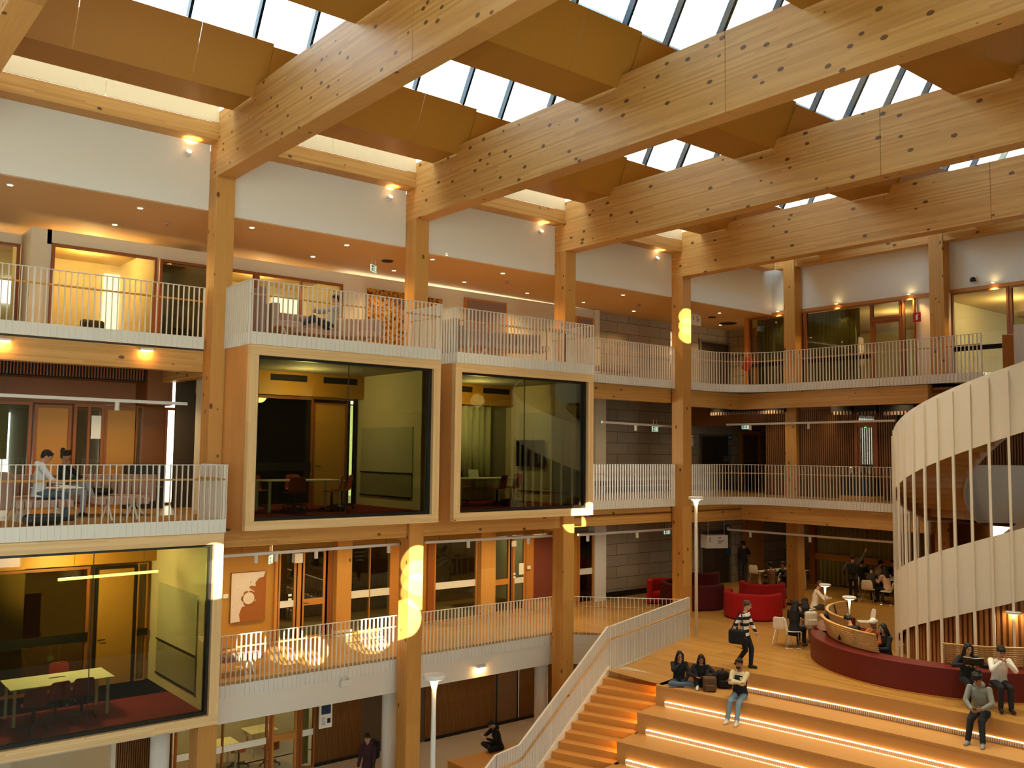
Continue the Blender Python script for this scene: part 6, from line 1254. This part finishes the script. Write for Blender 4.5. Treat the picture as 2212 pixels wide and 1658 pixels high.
# --- upper levels
sit('person with long dark hair seated at the desk behind the middle back gallery rail', 1667, 1066, D(20), L2, 1.66, top='#1b1919', bottom='#1b1919', hair='long', face=False, vox=.013, **tbl)
x = at(88, 1090, Y=19.6).x; b, J = person('person in a pale grey hoodie with a laptop in the second floor lounge', (x-.05, 19.6, L2+.02), D(-8), 1.76, pelvis=(0, 0, .55), an=((.5, .14, .08), (.46, -.1, .08)), lean=(.08, 0), look=(-.1, .4), top='#c9cdd0', bottom='#4a5a66', shoe='#1a1a1a', hair='short', hood=True, vox=.011, sk='#b5805e', wr=((.34, .1, .72), (.36, -.1, .72)), el=((-.4, 1, -.2), (-.4, -1, -.2)))
laptop('dark laptop on the lap of the hooded person', x+.35, 19.58, L2+.7, D(-8), 'black')
x = at(140, 1085, Y=20.9).x; person('person in black with pale trousers seated behind the lounge laptop user', (x, 20.9, L2+.02), D(-40), 1.74, pelvis=(0, 0, .55), an=((.55, .12, .32), (.42, -.1, .08)), lean=(-.1, 0), look=(0, .25), top='#1a1a1c', bottom='#8d949a', shoe='#18181a', hair='curly', vox=.011, sk='#9a6a4c', wr=((.3, .12, .78), (.34, -.1, .76)), el=((-.4, 1, -.2), (-.4, -1, -.2)))
x = at(712, 705, Y=20.1).x; person('person in a patterned grey top lounging on the large pod roof sofa', (x-.05, 20.05, L3+.0), D(172), 1.70, pelvis=(0, 0, .56), an=((.8, .12, .5), (.72, -.1, .5)), kn=((.2, .3, 1), (.2, -.1, 1)), lean=(-.35, 0), look=(0, .6), top='#9a9a98', bottom='#1d2126', shoe='#18181a', hair='short', vox=.012, sk='#a87a5c', wr=((.34, .1, .9), (.34, -.1, .88)), el=((0, 1, -.5), (0, -1, -.5)))
# --- ground floor
p = at(1078, 1616, Z=.46); b, J = person('person in a black hoodie sitting on the low timber platform looking at a phone', (p.x, p.y, .45), D(165), 1.76, lean=(.3, 0), look=(-.05, .45), wr=((.42, .1, .36), (.42, -.06, .38)), el=((-.4, 1, -.2), (-.4, -1, -.2)), top='#151416', bottom='#161518', shoe='#141414', hair='short', hood=True, vox=.01, sk='#c08a6a', **cross)
q = wpt(b, (.55, .02, .45)); t = thing('phone', 'pale phone held by the person in the black hoodie', 'phone', q, D(165)); lpart('case', MB().cbox((0, 0, 0), (.012, .07, .14), M=Matrix.Rotation(.5, 3, 'Y')), M['steel'], t, bevel=.003); lpart('screen', MB().cbox((-.007, 0, 0), (.002, .06, .125), M=Matrix.Rotation(.5, 3, 'Y')), M['tv'], t)
for (px_, py_, yy_, rz, lab, c) in ((172, 1625, 23.2, 0, 'person in a pale top under the left pod at the bottom edge', '#b9aa94'), (222, 1632, 23.1, 140, 'person in black under the left pod at the bottom edge', '#161416')):
    x = at(px_, py_, Y=yy_).x; person(lab, (x, yy_, .25), D(rz), 1.72, top=c, bottom='#1a1818', face=False, vox=.014, **dict(SEAT, **tbl))
backpack('black bag on the floor by the white shared table', (lambda p: (p.x, p.y, L1))(at(1640, 1293, Z=L1)), .3, '#141214', (.3, .4, .3), 'floor_bag'); backpack('grey bag on the floor by the back column', (lambda p: (p.x, p.y, L1))(at(1691, 1293, Z=L1)), .3, '#5d5348', (.22, .3, .4))
p = at(1752, 1352, Z=L1+.68); backpack('cream tote bag standing on the end of the red bench', (p.x, p.y, p.z), D(-120), '#cbbfaa', (.16, .34, .4), 'tote_bag'); p = at(1787, 1352, Z=L1+.45); backpack('black bag inside the curved bench, behind its slatted backrest', (p.x+.1, p.y, p.z), D(-120), '#121012', (.25, .4, .36), 'rucksack')
# melt every figure into smooth skins
bpy.context.view_layer.update(); dg = bpy.context.evaluated_depsgraph_get()
for o in PENDING:
    me = bpy.data.meshes.new_from_object(o.evaluated_get(dg)); 
    old = o.data; o.modifiers.clear(); o.data = me; me.shade_smooth()
# ================================================================ light
w = bpy.data.worlds.new('sky'); bpy.context.scene.world = w; w.use_nodes = True; nt = w.node_tree
bg = nt.nodes['Background']; tc = N(nt, 'ShaderNodeTexCoord'); sp_ = N(nt, 'ShaderNodeSeparateXYZ'); nt.links.new(tc.outputs['Generated'], sp_.inputs[0])
nz = N(nt, 'ShaderNodeTexNoise'); nz.inputs['Scale'].default_value = 2.2; nz.inputs['Detail'].default_value = 3; nt.links.new(tc.outputs['Generated'], nz.inputs['Vector'])
cr = N(nt, 'ShaderNodeValToRGB'); e_ = cr.color_ramp.elements; e_[0].color = (1, .98, .80, 1); e_[0].position = .0; e_[1].color = (.56, .80, 1, 1); e_[1].position = .75; q_ = e_.new(.3); q_.color = (.92, .97, .92, 1)
nt.links.new(mathn(nt, 'ADD', sp_.outputs['Z'], mathn(nt, 'MULTIPLY', mathn(nt, 'SUBTRACT', nz.outputs['Fac'], .5), .3), True), cr.inputs[0]); nt.links.new(cr.outputs[0], bg.inputs[0]); bg.inputs[1].default_value = SKY
sc = bpy.context.scene
sc.view_settings.view_transform = 'Standard'; sc.view_settings.look = 'None'; sc.view_settings.gamma = 1; sc.view_settings.use_curve_mapping = False; sc.view_settings.exposure = EXPOSURE
sc.cycles.use_denoising = True; sc.cycles.max_bounces = 8; sc.cycles.diffuse_bounces = 5; sc.cycles.transparent_max_bounces = 12; sc.cycles.glossy_bounces = 3; sc.cycles.sample_clamp_indirect = 6; sc.cycles.caustics_reflective = False; sc.cycles.caustics_refractive = False
def lamp(name, kind, loc, energy, color='#ffd6a0', target=None, **k):
    d = bpy.data.lights.new(name, kind); d.energy = energy; d.color = lin(color)[:3]
    for a, b in k.items(): setattr(d, a, b)
    o = bpy.data.objects.new(name, d); C.objects.link(o); o.location = loc
    if target is not None: o.rotation_euler = (Vector(target)-Vector(loc)).to_track_quat('-Z', 'Y').to_euler()
    return o
# lamps of the place -----------------------------------------------------------------
WARM = '#ffd68c'
for L_ in LIGHTS:
    x, y, z = L_[:3]; k = L_[3] if len(L_) > 3 else 0
    if k == 0: lamp('downlight_beam', 'SPOT', (x, y, z-.03), 80, WARM, (x, y, 0), spot_size=2.2, spot_blend=.6, shadow_soft_size=.05)
    elif k == 1: lamp('wall_spot_beam', 'SPOT', (x, y-.02, z), 26, WARM, (x+.25, y+.3, z+2), spot_size=1.6, spot_blend=.5, shadow_soft_size=.03)
    else: lamp('wall_light_beam', 'POINT', (x, y-.02, z-.03), 4, '#ffae50', shadow_soft_size=.04)
# ceiling lights of the walkways (first and second floor), the concourse and the ground floor
for i in range(7):
    lamp('walkway_downlight', 'SPOT', (8.6+i*1.9, 22.4, 7.15), 95, '#ffdc94', (8.6+i*1.9, 22.9, 0), spot_size=2.5, spot_blend=.8, shadow_soft_size=.12)
for x in (20.0, 22.4, 25.2): lamp('walkway_downlight', 'SPOT', (x, 22.2, 7.15), 50, '#ffe6b4', (x, 22.8, 0), spot_size=2.5, spot_blend=.8, shadow_soft_size=.12); lamp('gallery_downlight', 'SPOT', (x, 22.2, 11.2), 30, '#ffe6b4', (x, 22.8, 0), spot_size=2.5, spot_blend=.8, shadow_soft_size=.12)
for x in (3.6, 5.6, 7.2): lamp('lounge_downlight', 'SPOT', (x, 22.4, 10.8), 60, '#ffdea0', (x, 23.0, 0), spot_size=2.4, spot_blend=.8, shadow_soft_size=.12)
for y in (22.5, 20, 17.5, 15): lamp('concourse_downlight', 'SPOT', (30.5, y, 7.2), 70, '#ffe2a8', (30.5, y, 0), spot_size=2.4, spot_blend=.8, shadow_soft_size=.12); lamp('back_gallery_downlight', 'SPOT', (28.3, y, 11.2), 40, '#ffe2a8', (28.6, y, 0), spot_size=2.2, spot_blend=.8, shadow_soft_size=.12)
for x in (4, 8.5, 10.5, 15, 17.5, 20.5): lamp('ground_downlight', 'SPOT', (x, 23.2, 2.85), 45, '#ffe6b4', (x, 23.4, 0), spot_size=2.5, spot_blend=.8, shadow_soft_size=.12)
for x, y, z, e in ((10.3, 20.6, 11.0, 90), (15.6, 20.6, 11.0, 80), (5.2, 20.9, 7.0, 260)): lamp('pod_room_light', 'POINT', (x, y, z-.3), e, '#ffe0a0', shadow_soft_size=.2)
# rooms behind the top gallery glass
for x, y, z, e in ((6.6, 26, 14.2, 110), (11.5, 26, 14.2, 60), (3.6, 26.2, 14.2, 30)): lamp('room_downlight', 'POINT', (x, y, z), e, '#ffcf80', shadow_soft_size=.1)
for y, e in ((20, 40), (17, 60), (13, 80)): lamp('back_room_light', 'POINT', (32, y, 14.0), e, '#ffe3a8', shadow_soft_size=.2)
lamp('second_floor_room_light', 'POINT', (31, (d0+d1)/2, 9.0), 30, '#ffd060', shadow_soft_size=.1)
lamp('ground_room_light', 'POINT', (11, 26.8, 2.6), 50, '#ffe0a8', shadow_soft_size=.2); lamp('first_room_light', 'POINT', (19.9, 25.6, 6.5), 30, '#ffe0a8', shadow_soft_size=.2)
lamp('post_lamp', 'POINT', (21.72, 17.78, L1+3.9), 20, '#ffd08a', shadow_soft_size=.08); lamp('post_lamp', 'POINT', (10.41, 14.95, 4.75), 12, '#ffd08a', shadow_soft_size=.08)
# indoor spot lamps standing in for sun patches on the facade
def sunspot(tx, ty, tz, sx, sy, sz, size, e, blend=.15, sq=True):
    o = lamp('sun_patch_spot', 'SPOT', (sx, sy, sz), e, '#fff0d0', (tx, ty, tz), spot_size=size, spot_blend=blend, shadow_soft_size=.02); o.data.use_square = sq
for x in (12.4, 17.8, 20.6):
    for y in (15.5, 11.0, 6.0): lamp('fill_spotlight', 'SPOT', (x+1.2, y, 16.2), 650, '#ffeabc', (x+1.4, y, 0), spot_size=1.5, spot_blend=.9, shadow_soft_size=.25)  # added fill lamps under the roof, brightening tiers and concourse
SUN = (1.5, -4.5, 13.6)  # where the lamps imitating the sun hang
for (px_, py_, pl, sz, e) in ((905, 1216, dict(Y=20), .45, 1), (905, 1247, dict(Y=20), .45, 1.2), (905, 1277, dict(Y=20), .45, 1.1), (790, 1385, dict(Z=3.93), .55, 1.3), (835, 1372, dict(Z=3.93), .55, 1.3), (464, 1215, dict(Y=18.6), .4, .8), (464, 1250, dict(Y=18.6), .4, .8),
        (518, 1420, dict(Z=3.93), .4, .8), (612, 1414, dict(Z=3.93), .4, .8), (668, 1420, dict(Z=3.93), .35, .7), (1274, 1104, dict(Y=18.6), .22, .9), (1234, 1128, dict(Y=20), .3, .8), (1484, 684, dict(Y=20), .2, .9), (1484, 704, dict(Y=20), .2, .9), (1484, 723, dict(Y=20), .18, .9)):
    p = at(px_, py_, **pl); d = (p-Vector(SUN)).length; sunspot(p.x, p.y, p.z, *SUN, 2*math.atan(sz/d), 5200*d*d/27*e, .12)
